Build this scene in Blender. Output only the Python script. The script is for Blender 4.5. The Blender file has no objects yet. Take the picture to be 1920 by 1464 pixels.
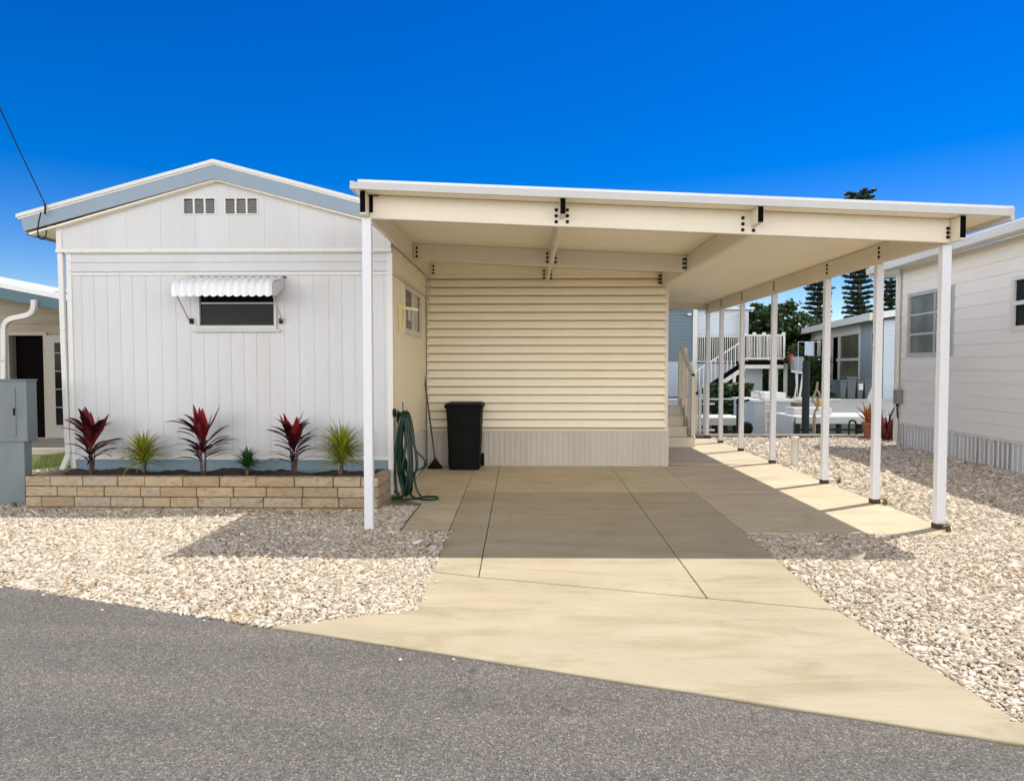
import bpy, math, random
import numpy as np
from mathutils import Vector, Matrix, Euler
R = math.radians
random.seed(7)
rng = np.random.default_rng(11)
scene = bpy.context.scene
C = scene.collection

# ------------------------------------------------------------------ camera
F, H = 1250.0, 1.55
PITCH, YAW = math.atan(45 / F), math.atan(25 / F)
cam_d = bpy.data.cameras.new('camera'); cam = bpy.data.objects.new('camera', cam_d); C.objects.link(cam)
cam.location = (0, 0, H)
cam.rotation_euler = (math.pi / 2 - PITCH, 0, YAW)
cam_d.sensor_width = 36; cam_d.lens = 36 * F / 1920
cam_d.clip_end = 6000; cam_d.clip_start = 0.05
scene.camera = cam
# ------------------------------------------------------------------ sun, sky
SUN = Vector((0.413, 0.235, 1.0)).normalized()
EL = math.asin(SUN.z); AZ = math.atan2(SUN.x, SUN.y)
w = bpy.data.worlds.new('World'); scene.world = w; w.use_nodes = True
wn = w.node_tree; wn.nodes.clear()
sky = wn.nodes.new('ShaderNodeTexSky'); sky.sky_type = 'NISHITA'; sky.sun_disc = False
sky.sun_elevation = EL; sky.sun_rotation = AZ
sky.air_density = 1.0; sky.dust_density = 0.2; sky.ozone_density = 3.0; sky.altitude = 0
bg = wn.nodes.new('ShaderNodeBackground'); bg.inputs[1].default_value = 0.104
hsv = wn.nodes.new('ShaderNodeHueSaturation'); hsv.inputs['Saturation'].default_value = 1.6; hsv.inputs['Hue'].default_value = .520
wo = wn.nodes.new('ShaderNodeOutputWorld')
# clear deep blue to the north; unseen bright cloud behind and overhead added as fill
tcw = wn.nodes.new('ShaderNodeTexCoord'); dt = wn.nodes.new('ShaderNodeVectorMath'); dt.operation = 'DOT_PRODUCT'; dt.inputs[1].default_value = (.18, 1, -.5)
cn = wn.nodes.new('ShaderNodeTexNoise'); cn.inputs['Scale'].default_value = 2.4; cn.inputs['Detail'].default_value = 6
ml = wn.nodes.new('ShaderNodeMath'); ml.operation = 'MULTIPLY_ADD'; ml.inputs[1].default_value = -.5
mr = wn.nodes.new('ShaderNodeMapRange'); mr.interpolation_type = 'SMOOTHSTEP'
mr.inputs[1].default_value = .0; mr.inputs[2].default_value = -.45; mr.inputs[3].default_value = 0; mr.inputs[4].default_value = .85
cm = wn.nodes.new('ShaderNodeMix'); cm.data_type = 'RGBA'; 
sx = wn.nodes.new('ShaderNodeSeparateXYZ'); wn.links.new(tcw.outputs['Generated'], sx.inputs[0])
cr = wn.nodes.new('ShaderNodeValToRGB'); cr.color_ramp.elements[0].position = .05; cr.color_ramp.elements[0].color = (1, .99, .97, 1)
cr.color_ramp.elements[1].position = .55; cr.color_ramp.elements[1].color = (.045, .047, .05, 1); wn.links.new(sx.outputs[2], cr.inputs[0])
cs_ = wn.nodes.new('ShaderNodeVectorMath'); cs_.operation = 'SCALE'; cs_.inputs['Scale'].default_value = 37; wn.links.new(cr.outputs[0], cs_.inputs[0]); wn.links.new(cs_.outputs[0], cm.inputs[7])
Lw = wn.links.new
Lw(tcw.outputs['Generated'], dt.inputs[0]); Lw(tcw.outputs['Generated'], cn.inputs[0]); Lw(cn.outputs[0], ml.inputs[0]); Lw(dt.outputs['Value'], ml.inputs[2])
Lw(ml.outputs[0], mr.inputs[0]); Lw(mr.outputs[0], cm.inputs[0]); Lw(sky.outputs[0], hsv.inputs['Color']); Lw(hsv.outputs[0], cm.inputs[6])
Lw(cm.outputs[2], bg.inputs[0]); Lw(bg.outputs[0], wo.inputs[0])
sd = bpy.data.lights.new('sun', 'SUN'); so = bpy.data.objects.new('sun', sd); C.objects.link(so)
sd.energy = 3.1; sd.angle = R(0.55); sd.color = (1.0, 0.94, 0.84)
so.rotation_euler = SUN.to_track_quat('Z', 'Y').to_euler(); so.location = (20, 10, 40)
scene.view_settings.view_transform = 'Standard'; scene.view_settings.look = 'None'
scene.view_settings.exposure = 0.47; scene.view_settings.gamma = 1
scene.render.engine = 'CYCLES'
scene.cycles.max_bounces = 10; scene.cycles.diffuse_bounces = 8

# ------------------------------------------------------------------ helpers
ROT = cam.rotation_euler.to_matrix()
def ray(px, py): return ROT @ Vector(((px - 960) / F, (732 - py) / F, -1))
def at(px, py, Y):
    d = ray(px, py); return Vector((0, 0, H)) + d * (Y / d.y)
def gnd(px, py, z=0.0):
    d = ray(px, py); return Vector((0, 0, H)) + d * ((z - H) / d.z)
def atx(px, X, py=732):
    d = ray(px, py); return Vector((0, 0, H)) + d * (X / d.x)

class MB:
    def __init__(s): s.v = []; s.f = []; s.sm = []
    def add(s, vs, fs, smooth=False):
        b = len(s.v); s.v += [tuple(p) for p in vs]
        s.f += [tuple(b + i for i in f) for f in fs]; s.sm += [smooth] * len(fs); return s
    def box(s, x0, x1, y0, y1, z0, z1):
        x0, x1 = min(x0, x1), max(x0, x1); y0, y1 = min(y0, y1), max(y0, y1); z0, z1 = min(z0, z1), max(z0, z1)
        return s.add([(x0,y0,z0),(x1,y0,z0),(x1,y1,z0),(x0,y1,z0),(x0,y0,z1),(x1,y0,z1),(x1,y1,z1),(x0,y1,z1)],
                     [(0,3,2,1),(4,5,6,7),(0,1,5,4),(1,2,6,5),(2,3,7,6),(3,0,4,7)])
    def obox(s, c, u, v, w):          # centre and three half vectors
        c, u, v, w = map(Vector, (c, u, v, w)); P = []
        for k in (-1, 1):
            for a, b in ((-1,-1),(1,-1),(1,1),(-1,1)): P.append(c + u*a + v*b + w*k)
        return s.add(P, [(0,3,2,1),(4,5,6,7),(0,1,5,4),(1,2,6,5),(2,3,7,6),(3,0,4,7)])
    def bar(s, a, b, wd, th, up=(0,0,1)):
        a, b = Vector(a), Vector(b); d = b - a; n = d.normalized(); up = Vector(up)
        sd_ = n.cross(up)
        if sd_.length < 1e-4: sd_ = n.cross(Vector((0,1,0)))
        sd_.normalize(); u2 = sd_.cross(n)
        return s.obox((a+b)/2, d/2, sd_*wd/2, u2*th/2)
    def extr(s, poly, vec):           # closed 3D polygon swept along vec
        n = len(poly); vec = Vector(vec); P = [Vector(p) for p in poly]
        return s.add(P + [p + vec for p in P], [tuple(range(n))[::-1], tuple(range(n, 2*n))] + [(i, (i+1) % n, n+(i+1) % n, n+i) for i in range(n)])
    def tube(s, pts, r, n=8, smooth=True, cap=True):
        P = [Vector(p) for p in pts]; rs = r if isinstance(r, (list, tuple)) else [r]*len(P)
        vs = []; up = None
        for i, p in enumerate(P):
            t = (P[min(i+1, len(P)-1)] - P[max(i-1, 0)]).normalized()
            if up is None:
                up = Vector((0,0,1)) if abs(t.z) < .9 else Vector((1,0,0))
            a = t.cross(up); a.normalize(); b = a.cross(t); up = b
            for k in range(n):
                th = 2*math.pi*k/n; vs.append(p + (a*math.cos(th) + b*math.sin(th))*rs[i])
        fs = [(i*n+k, i*n+(k+1) % n, (i+1)*n+(k+1) % n, (i+1)*n+k) for i in range(len(P)-1) for k in range(n)]
        s.add(vs, fs, smooth)
        if cap: s.add(vs[:n], [tuple(range(n))]); s.add(vs[-n:], [tuple(range(n))[::-1]])
        return s
    def lathe(s, c, prof, n=24, smooth=True):
        c = Vector(c); vs = []
        for r, z in prof:
            for k in range(n):
                t = 2*math.pi*k/n; vs.append(c + Vector((r*math.cos(t), r*math.sin(t), z)))
        m = len(prof)
        s.add(vs, [(i*n+k, i*n+(k+1) % n, (i+1)*n+(k+1) % n, (i+1)*n+k) for i in range(m-1) for k in range(n)], smooth)
        s.add(vs[:n], [tuple(range(n))[::-1]]); s.add(vs[-n:], [tuple(range(n))]); return s
    def rot(s, M_): s.v = [tuple(M_ @ Vector(p)) for p in s.v]; return s
    def build(s, name, m, parent=None, bevel=0, seg=2):
        me = bpy.data.meshes.new(name)
        off = parent_world(parent)
        me.from_pydata([(p[0]-off.x, p[1]-off.y, p[2]-off.z) for p in s.v], [], s.f)
        me.polygons.foreach_set('use_smooth', s.sm); me.update()
        o = bpy.data.objects.new(name, me); C.objects.link(o)
        if isinstance(m, (list, tuple)):
            for q in m: me.materials.append(q)
        else: me.materials.append(m)
        if parent: o.parent = parent
        if bevel:
            b = o.modifiers.new('bevel', 'BEVEL'); b.width = bevel; b.segments = seg; b.limit_method = 'ANGLE'
        return o
def parent_world(p):
    v = Vector((0,0,0))
    while p is not None: v += p.location; p = p.parent
    return v
def tag(o, label, cat, group=None, kind=None):
    if label: o['label'] = label
    if cat: o['category'] = cat
    if group: o['group'] = group
    if kind: o['kind'] = kind
    return o
def thing(name, label, cat, loc=(0,0,0), group=None, rz=0):
    o = bpy.data.objects.new(name, None); C.objects.link(o); o.location = loc; o.rotation_euler.z = rz
    o.empty_display_size = .1
    return tag(o, label, cat, group)
def struct(o): o['kind'] = 'structure'; return o
def children(o): return [c for c in bpy.data.objects if c.parent == o]
def copy_tree(o, parent=None):
    kids = children(o)
    c = o.copy(); C.objects.link(c); c.parent = parent
    for k in kids: copy_tree(k, c)
    return c

# siding sheet with real relief: origin o, axes u (along) and z up, outward normal n.
def siding(mb, o, u, n, u0, u1, v0, v1, prof, along, holes=(), top=None):
    """prof: list of (t, depth). along 'u' = vertical grooves, 'v' = horizontal laps. top(u) clips the height."""
    o, u, n = Vector(o), Vector(u), Vector(n); Z = Vector((0,0,1))
    P = lambda a, b, d: o + u*a + Z*b + n*d
    if along == 'u':
        cuts = sorted(set([h[0] for h in holes] + [h[1] for h in holes]))
        pr = list(prof)
        for c in cuts:
            if pr[0][0] < c < pr[-1][0]:
                for i in range(len(pr)-1):
                    if pr[i][0] < c < pr[i+1][0]:
                        k = (c-pr[i][0])/(pr[i+1][0]-pr[i][0]); pr.insert(i+1, (c, pr[i][1]*(1-k)+pr[i+1][1]*k)); break
        for (a, da), (b, db) in zip(pr[:-1], pr[1:]):
            m = (a+b)/2; iv = [(v0, None)]
            segs = [(v0, v1)]
            for h in holes:
                if h[0] < m < h[1]:
                    ns = []
                    for s0, s1 in segs:
                        if h[2] > s0: ns.append((s0, min(h[2], s1)))
                        if h[3] < s1: ns.append((max(h[3], s0), s1))
                    segs = ns
            for s0, s1 in segs:
                ta, tb = s1, s1
                if top and abs(s1-v1) < 1e-6: ta, tb = top(a), top(b)
                mb.add([P(a,s0,da), P(b,s0,db), P(b,tb,db), P(a,ta,da)], [(0,1,2,3)])
    else:
        cuts = sorted(set([h[2] for h in holes] + [h[3] for h in holes]))
        pr = list(prof)
        for c in cuts:
            for i in range(len(pr)-1):
                if pr[i][0] < c < pr[i+1][0]:
                    k = (c-pr[i][0])/(pr[i+1][0]-pr[i][0]); pr.insert(i+1, (c, pr[i][1]*(1-k)+pr[i+1][1]*k)); break
        for (a, da), (b, db) in zip(pr[:-1], pr[1:]):
            m = (a+b)/2; segs = [(u0, u1)]
            for h in holes:
                if h[2] < m < h[3]:
                    ns = []
                    for s0, s1 in segs:
                        if h[0] > s0: ns.append((s0, min(h[0], s1)))
                        if h[1] < s1: ns.append((max(h[1], s0), s1))
                    segs = ns
            for s0, s1 in segs:
                mb.add([P(s0,a,da), P(s1,a,da), P(s1,b,db), P(s0,b,db)], [(0,1,2,3)])
    return mb
def lap_prof(v0, v1, step, depth=.014):
    p = []; z = v0
    while z < v1 - 1e-6:
        e = min(z+step, v1); k = (e-z)/step
        p += [(z, -.004), (z+min(.010, step*.09), -.004), (z+min(.011, step*.1), depth), (e-.002*k, depth*(1-k)+.001)]
        z = e
    return p
def groove_prof(u0, u1, step, jit=.0, gw=.007, gd=.006, bow=.002, seed=1):
    r = random.Random(seed); p = [(u0, 0)]; x = u0
    while x < u1 - 1e-6:
        e = x + step + r.uniform(-jit, jit)
        if e > u1 - step*.35: e = u1
        p += [(x+gw*.6, 0), ((x+e)/2, bow), (e-gw*.6, 0)]
        if e < u1: p += [(e-gw*.3, -gd), (e+gw*.3, -gd)]
        x = e
    p.append((u1, 0))
    q = [p[0]]
    for a in p[1:]:
        if a[0] > q[-1][0] + 1e-5: q.append(a)
    return q
def rib_prof(u0, u1, step, d=.014):
    p = []; x = u0
    while x < u1:
        for t, dd in ((0, 0), (.55, 0), (.62, d), (.93, d)):
            if x+t*step < u1: p.append((x+t*step, dd))
        x += step
    p.append((u1, 0)); return p

# ------------------------------------------------------------------ materials
def newmat(name):
    m = bpy.data.materials.new(name); m.use_nodes = True; nt = m.node_tree
    return m, nt, nt.nodes['Principled BSDF']
def N(nt, t, **kw):
    n = nt.nodes.new(t)
    for k, v in kw.items():
        if k in n.inputs: n.inputs[k].default_value = v
        else: setattr(n, k, v)
    return n
def ramp(nt, stops):
    r = nt.nodes.new('ShaderNodeValToRGB'); e = r.color_ramp.elements
    while len(e) < len(stops): e.new(.5)
    for el, (p, c) in zip(e, stops): el.position = p; el.color = (*c, 1) if len(c) == 3 else c
    return r
def paint(name, col, rough=.5, dirt=(.55, .5, .4), dirt_amt=.18, scale=1.6, bump=.02, bscale=30, stretch=(1, 1, .25), spec=.4, streak=True, metal=0, fine=.02):
    """painted or weathered surface: broad tone changes, run-down streaks, fine grain"""
    m, nt, b = newmat(name); L = nt.links.new
    tc = N(nt, 'ShaderNodeTexCoord'); mp = N(nt, 'ShaderNodeMapping'); mp.inputs['Scale'].default_value = stretch
    L(tc.outputs['Object'], mp.inputs[0])
    n1 = N(nt, 'ShaderNodeTexNoise', Scale=scale, Detail=6.0, Roughness=.65); L(mp.outputs[0], n1.inputs[0])
    n2 = N(nt, 'ShaderNodeTexNoise', Scale=scale*22, Detail=3.0, Roughness=.6); L(tc.outputs['Object'], n2.inputs[0])
    r1 = ramp(nt, [(.42, (0, 0, 0)), (.75, (1, 1, 1))]); L(n1.outputs[0], r1.inputs[0])
    mul = N(nt, 'ShaderNodeMath', operation='MULTIPLY'); mul.inputs[1].default_value = dirt_amt; L(r1.outputs[0], mul.inputs[0])
    mx = N(nt, 'ShaderNodeMix', data_type='RGBA'); mx.inputs[6].default_value = (*col, 1); mx.inputs[7].default_value = (*dirt, 1)
    L(mul.outputs[0], mx.inputs[0])
    mx2 = N(nt, 'ShaderNodeMix', data_type='RGBA', blend_type='MULTIPLY'); mx2.inputs[0].default_value = 1
    r2 = ramp(nt, [(.3, (1-fine*2,)*3), (.7, (1+0,)*3)]); L(n2.outputs[0], r2.inputs[0])
    L(mx.outputs[2], mx2.inputs[6]); L(r2.outputs[0], mx2.inputs[7]); L(mx2.outputs[2], b.inputs['Base Color'])
    rr = N(nt, 'ShaderNodeMapRange'); rr.inputs[3].default_value = max(0, rough-.1); rr.inputs[4].default_value = min(1, rough+.15)
    L(n1.outputs[0], rr.inputs[0]); L(rr.outputs[0], b.inputs['Roughness'])
    b.inputs['Specular IOR Level'].default_value = spec; b.inputs['Metallic'].default_value = metal
    if bump:
        n3 = N(nt, 'ShaderNodeTexNoise', Scale=bscale, Detail=4.0); L(tc.outputs['Object'], n3.inputs[0])
        bp = N(nt, 'ShaderNodeBump', Strength=1.0, Distance=bump*.1); L(n3.outputs[0], bp.inputs['Height']); L(bp.outputs[0], b.inputs['Normal'])
    return m
WHITE = paint('white_siding_paint', (.61, .615, .63), .42, (.47, .45, .41), .4, scale=1.3, bump=.01, bscale=3, fine=.012)
WHITE2 = paint('white_trim_paint', (.72, .71, .68), .4, (.55, .52, .45), .15)
POST = paint('white_post_paint', (.72, .735, .78), .35, (.6, .58, .54), .15, scale=2)
CREAM = paint('cream_siding_paint', (.95, .88, .71), .45, (.82, .73, .55), .25, scale=1.1, bump=.01, bscale=8, stretch=(.4, 1, 1))
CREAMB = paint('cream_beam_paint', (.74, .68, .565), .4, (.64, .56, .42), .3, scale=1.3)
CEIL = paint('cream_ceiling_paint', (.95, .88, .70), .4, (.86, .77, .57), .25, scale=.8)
FASC = paint('pale_blue_trim_paint', (.25, .32, .40), .45, (.40, .46, .52), .25)
ROOFW = paint('white_roof_coat', (.78, .79, .80), .4, (.6, .6, .58), .2)
SKIRTB = paint('blue_skirt_paint', (.19, .27, .33), .5, (.14, .18, .20), .4, scale=3)
TRIMG = paint('grey_aluminium', (.50, .50, .49), .4, (.4, .4, .4), .3, metal=.2)
BLACK = paint('black_opening', (.004, .003, .003), .9, (.008, .006, .005), .2, spec=.05)
DARKM = paint('dark_metal', (.012, .011, .011), .55, (.03, .022, .018), .3, spec=.15)
FOOT = paint('rusty_foot_metal', (.05, .035, .025), .7, (.12, .06, .03), .5)
BINP = paint('black_bin_plastic', (.006, .0075, .007), .5, (.016, .016, .015), .35, scale=4, spec=.08)
def glass(name, tint=(.02, .025, .03), rough=.06):
    m, nt, b = newmat(name); L = nt.links.new
    tc = N(nt, 'ShaderNodeTexCoord'); n = N(nt, 'ShaderNodeTexNoise', Scale=1.3, Detail=2.0); L(tc.outputs['Object'], n.inputs[0])
    r = ramp(nt, [(.35, tint), (.7, tuple(min(1, c*2.2+.01) for c in tint))]); L(n.outputs[0], r.inputs[0]); L(r.outputs[0], b.inputs['Base Color'])
    b.inputs['Roughness'].default_value = rough; b.inputs['Specular IOR Level'].default_value = .09
    bp = N(nt, 'ShaderNodeBump', Strength=.4, Distance=.004); L(n.outputs[0], bp.inputs['Height']); L(bp.outputs[0], b.inputs['Normal'])
    return m
GLASS = glass('dark_window_glass', (.002, .0025, .0025))
GLASSG = glass('grey_window_glass', (.09, .10, .10), .12)

def ground_mat(name, stops, scale, bump, detail=8, vor=0, big=.6, bigc=(.5, .45, .4), bigamt=.2, rough=.85, stretch=(1, 1, 1)):
    m, nt, b = newmat(name); L = nt.links.new
    tc = N(nt, 'ShaderNodeTexCoord'); mp = N(nt, 'ShaderNodeMapping'); mp.inputs['Scale'].default_value = stretch; L(tc.outputs['Object'], mp.inputs[0])
    if vor:
        v = N(nt, 'ShaderNodeTexVoronoi', Scale=vor); L(mp.outputs[0], v.inputs[0])
        sep = N(nt, 'ShaderNodeSeparateColor'); L(v.outputs['Color'], sep.inputs[0]); src = sep.outputs[0]; hgt = v.outputs['Distance']
    n1 = N(nt, 'ShaderNodeTexNoise', Scale=scale, Detail=float(detail), Roughness=.7); L(mp.outputs[0], n1.inputs[0])
    if not vor: src = n1.outputs[0]; hgt = n1.outputs[0]
    r1 = ramp(nt, stops); L(src, r1.inputs[0])
    n2 = N(nt, 'ShaderNodeTexNoise', Scale=big, Detail=5.0, Roughness=.6); L(mp.outputs[0], n2.inputs[0])
    r2 = ramp(nt, [(.4, (0, 0, 0)), (.72, (1, 1, 1))]); L(n2.outputs[0], r2.inputs[0])
    mu = N(nt, 'ShaderNodeMath', operation='MULTIPLY'); mu.inputs[1].default_value = bigamt; L(r2.outputs[0], mu.inputs[0])
    mx = N(nt, 'ShaderNodeMix', data_type='RGBA'); mx.inputs[7].default_value = (*bigc, 1); L(mu.outputs[0], mx.inputs[0]); L(r1.outputs[0], mx.inputs[6])
    L(mx.outputs[2], b.inputs['Base Color']); b.inputs['Roughness'].default_value = rough; b.inputs['Specular IOR Level'].default_value = .25
    bp = N(nt, 'ShaderNodeBump', Strength=1.0, Distance=bump); L(hgt, bp.inputs['Height']); L(bp.outputs[0], b.inputs['Normal'])
    return m
GRAVELB = ground_mat('gravel_bed', [(0, (.46, .38, .29)), (.3, (.68, .59, .47)), (1, (.82, .75, .65))], 60, .012, vor=60, bigc=(.55, .43, .30), bigamt=.3)
GRASS = ground_mat('lawn', [(.3, (.05, .09, .02)), (.55, (.10, .15, .035)), (.8, (.22, .22, .07))], 40, .02)
SOIL = ground_mat('dark_soil', [(.3, (.02, .014, .01)), (.7, (.07, .05, .035))], 30, .02)
# ------------------------------------------------------------------ asphalt / concrete materials
def add_cracks(nt, col_out, target, scale, width, amt, seedv=0.0):
    L = nt.links.new; tc = N(nt, 'ShaderNodeTexCoord')
    n = N(nt, 'ShaderNodeTexNoise', Scale=1.3, Detail=7.0, Roughness=.6); L(tc.outputs['Object'], n.inputs[0])
    ms = N(nt, 'ShaderNodeVectorMath', operation='SCALE'); ms.inputs['Scale'].default_value = .9; L(n.outputs['Color'], ms.inputs[0])
    ad = N(nt, 'ShaderNodeVectorMath', operation='ADD'); L(tc.outputs['Object'], ad.inputs[0]); L(ms.outputs[0], ad.inputs[1])
    v = N(nt, 'ShaderNodeTexVoronoi', feature='DISTANCE_TO_EDGE', Scale=scale); L(ad.outputs[0], v.inputs[0])
    r = ramp(nt, [(0, (1, 1, 1)), (width, (0, 0, 0))]); L(v.outputs['Distance'], r.inputs[0])
    n2 = N(nt, 'ShaderNodeTexNoise', Scale=.55, Detail=3.0); L(tc.outputs['Object'], n2.inputs[0])
    r2 = ramp(nt, [(.50, (0, 0, 0)), (.60, (amt,)*3)]); L(n2.outputs[0], r2.inputs[0])
    mu = N(nt, 'ShaderNodeMath', operation='MULTIPLY'); L(r.outputs[0], mu.inputs[0]); L(r2.outputs[0], mu.inputs[1])
    mx = N(nt, 'ShaderNodeMix', data_type='RGBA'); mx.inputs[7].default_value = (.05, .045, .035, 1); L(mu.outputs[0], mx.inputs[0]); L(col_out, mx.inputs[6]); L(mx.outputs[2], target)
def asphalt():
    m, nt, b = newmat('asphalt'); L = nt.links.new
    tc = N(nt, 'ShaderNodeTexCoord')
    v = N(nt, 'ShaderNodeTexVoronoi', Scale=150.0); L(tc.outputs['Object'], v.inputs[0])
    sep = N(nt, 'ShaderNodeSeparateColor'); L(v.outputs['Color'], sep.inputs[0])
    r1 = ramp(nt, [(0, (.13, .12, .11)), (.35, (.19, .179, .165)), (.75, (.24, .227, .21)), (.93, (.32, .303, .28)), (1, (.48, .455, .42))]); L(sep.outputs[0], r1.inputs[0])
    n0 = N(nt, 'ShaderNodeTexNoise', Scale=55.0, Detail=5.0, Roughness=.75); L(tc.outputs['Object'], n0.inputs[0])
    r0 = ramp(nt, [(.3, (.45, .45, .45)), (.65, (1.15, 1.15, 1.15))]); L(n0.outputs[0], r0.inputs[0])
    mp = N(nt, 'ShaderNodeMapping'); mp.inputs['Scale'].default_value = (.35, 1.6, 1); mp.inputs['Rotation'].default_value = (0, 0, R(24)); L(tc.outputs['Object'], mp.inputs[0])
    n1 = N(nt, 'ShaderNodeTexNoise', Scale=1.5, Detail=6.0, Roughness=.6); L(mp.outputs[0], n1.inputs[0])
    r2 = ramp(nt, [(.35, (.92, .91, .90)), (.7, (1.22, 1.19, 1.16))]); L(n1.outputs[0], r2.inputs[0])
    mx = N(nt, 'ShaderNodeMix', data_type='RGBA', blend_type='MULTIPLY'); mx.inputs[0].default_value = 1
    L(r1.outputs[0], mx.inputs[6]); L(r2.outputs[0], mx.inputs[7])
    mx3 = N(nt, 'ShaderNodeMix', data_type='RGBA', blend_type='MULTIPLY'); mx3.inputs[0].default_value = .8
    L(mx.outputs[2], mx3.inputs[6]); L(r0.outputs[0], mx3.inputs[7]); add_cracks(nt, mx3.outputs[2], b.inputs['Base Color'], .55, .004, .75)
    b.inputs['Roughness'].default_value = .85
    ad = N(nt, 'ShaderNodeMath', operation='ADD'); L(v.outputs['Distance'], ad.inputs[0]); L(n0.outputs[0], ad.inputs[1])
    bp = N(nt, 'ShaderNodeBump', Strength=1.0, Distance=.008); L(ad.outputs[0], bp.inputs['Height']); L(bp.outputs[0], b.inputs['Normal'])
    return m
def concrete(name, c0, c1, stain, amt=.35):
    m, nt, b = newmat(name); L = nt.links.new
    tc = N(nt, 'ShaderNodeTexCoord'); mp = N(nt, 'ShaderNodeMapping'); mp.inputs['Scale'].default_value = (.45, 1.8, 1); L(tc.outputs['Object'], mp.inputs[0])
    n1 = N(nt, 'ShaderNodeTexNoise', Scale=1.7, Detail=8.0, Roughness=.62, Distortion=.6); L(mp.outputs[0], n1.inputs[0])
    n2 = N(nt, 'ShaderNodeTexNoise', Scale=90.0, Detail=4.0, Roughness=.7); L(tc.outputs['Object'], n2.inputs[0])
    n3 = N(nt, 'ShaderNodeTexNoise', Scale=.9, Detail=6.0, Roughness=.7, Distortion=1.2); L(tc.outputs['Object'], n3.inputs[0])
    r1 = ramp(nt, [(.3, c0), (.68, c1)]); L(n1.outputs[0], r1.inputs[0])
    r3 = ramp(nt, [(.5, (0, 0, 0)), (.72, (amt,)*3)]); L(n3.outputs[0], r3.inputs[0])
    mx = N(nt, 'ShaderNodeMix', data_type='RGBA'); mx.inputs[7].default_value = (*stain, 1); L(r3.outputs[0], mx.inputs[0]); L(r1.outputs[0], mx.inputs[6])
    v = N(nt, 'ShaderNodeTexVoronoi', Scale=3.3); L(tc.outputs['Object'], v.inputs[0])
    rv = ramp(nt, [(.0, (.35, .28, .2)), (.018, (.5, .42, .3)), (.03, (1, 1, 1))]); L(v.outputs['Distance'], rv.inputs[0])
    m2 = N(nt, 'ShaderNodeMix', data_type='RGBA', blend_type='MULTIPLY'); m2.inputs[0].default_value = .5; L(mx.outputs[2], m2.inputs[6]); L(rv.outputs[0], m2.inputs[7])
    r2 = ramp(nt, [(.3, (.9, .9, .9)), (.7, (1.04, 1.04, 1.04))]); L(n2.outputs[0], r2.inputs[0])
    m3 = N(nt, 'ShaderNodeMix', data_type='RGBA', blend_type='MULTIPLY'); m3.inputs[0].default_value = 1; L(m2.outputs[2], m3.inputs[6]); L(r2.outputs[0], m3.inputs[7])
    np_ = N(nt, 'ShaderNodeTexNoise', Scale=2.6, Detail=7.0, Roughness=.7, Distortion=.8); L(mp.outputs[0], np_.inputs[0])
    rp = ramp(nt, [(.36, (.86, .84, .78)), (.5, (1, 1, 1)), (.64, (1.06, 1.02, 1.0)), (.75, (1.03, .96, .91))]); L(np_.outputs[0], rp.inputs[0])
    m4 = N(nt, 'ShaderNodeMix', data_type='RGBA', blend_type='MULTIPLY'); m4.inputs[0].default_value = 1; L(m3.outputs[2], m4.inputs[6]); L(rp.outputs[0], m4.inputs[7])
    add_cracks(nt, m4.outputs[2], b.inputs['Base Color'], .38, .0022, .5)
    rr = N(nt, 'ShaderNodeMapRange'); rr.inputs[3].default_value = .5; rr.inputs[4].default_value = .85; L(n1.outputs[0], rr.inputs[0]); L(rr.outputs[0], b.inputs['Roughness'])
    bp = N(nt, 'ShaderNodeBump', Strength=.6, Distance=.003); L(n2.outputs[0], bp.inputs['Height']); L(bp.outputs[0], b.inputs['Normal'])
    return m
ASPH = asphalt()
CONC = concrete('cream_painted_concrete', (.46, .395, .27), (.56, .49, .355), (.41, .335, .215), .45)
CONCG = concrete('grey_concrete', (.40, .37, .31), (.52, .49, .42), (.35, .30, .24))
SLABG = concrete('slab_concrete', (.60, .52, .355), (.72, .63, .46), (.54, .42, .23), .55)

def poly_area(P): return .5*sum(P[i][0]*P[(i+1) % len(P)][1]-P[(i+1) % len(P)][0]*P[i][1] for i in range(len(P)))
def slab(mb, pts, z=0.0, th=.05, inset=0.0):
    P = [Vector((p[0], p[1], 0)) for p in pts]
    if poly_area(P) < 0: P = P[::-1]
    if inset:
        Q = []; n = len(P)
        for i in range(n):
            a, b_, c = P[i-1], P[i], P[(i+1) % n]
            d1 = (b_-a).normalized(); d2 = (c-b_).normalized(); n1 = Vector((-d1.y, d1.x, 0)); n2 = Vector((-d2.y, d2.x, 0))
            k = n1+n2; k = k/(1+n1.dot(n2)) if (1+n1.dot(n2)) > .2 else n1
            Q.append(b_ + k*inset)
        P = Q
    mb.extr([(p.x, p.y, z-th) for p in P][::1], (0, 0, th)); return P
G = lambda x, y: tuple(gnd(x, y)[:2])

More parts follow.
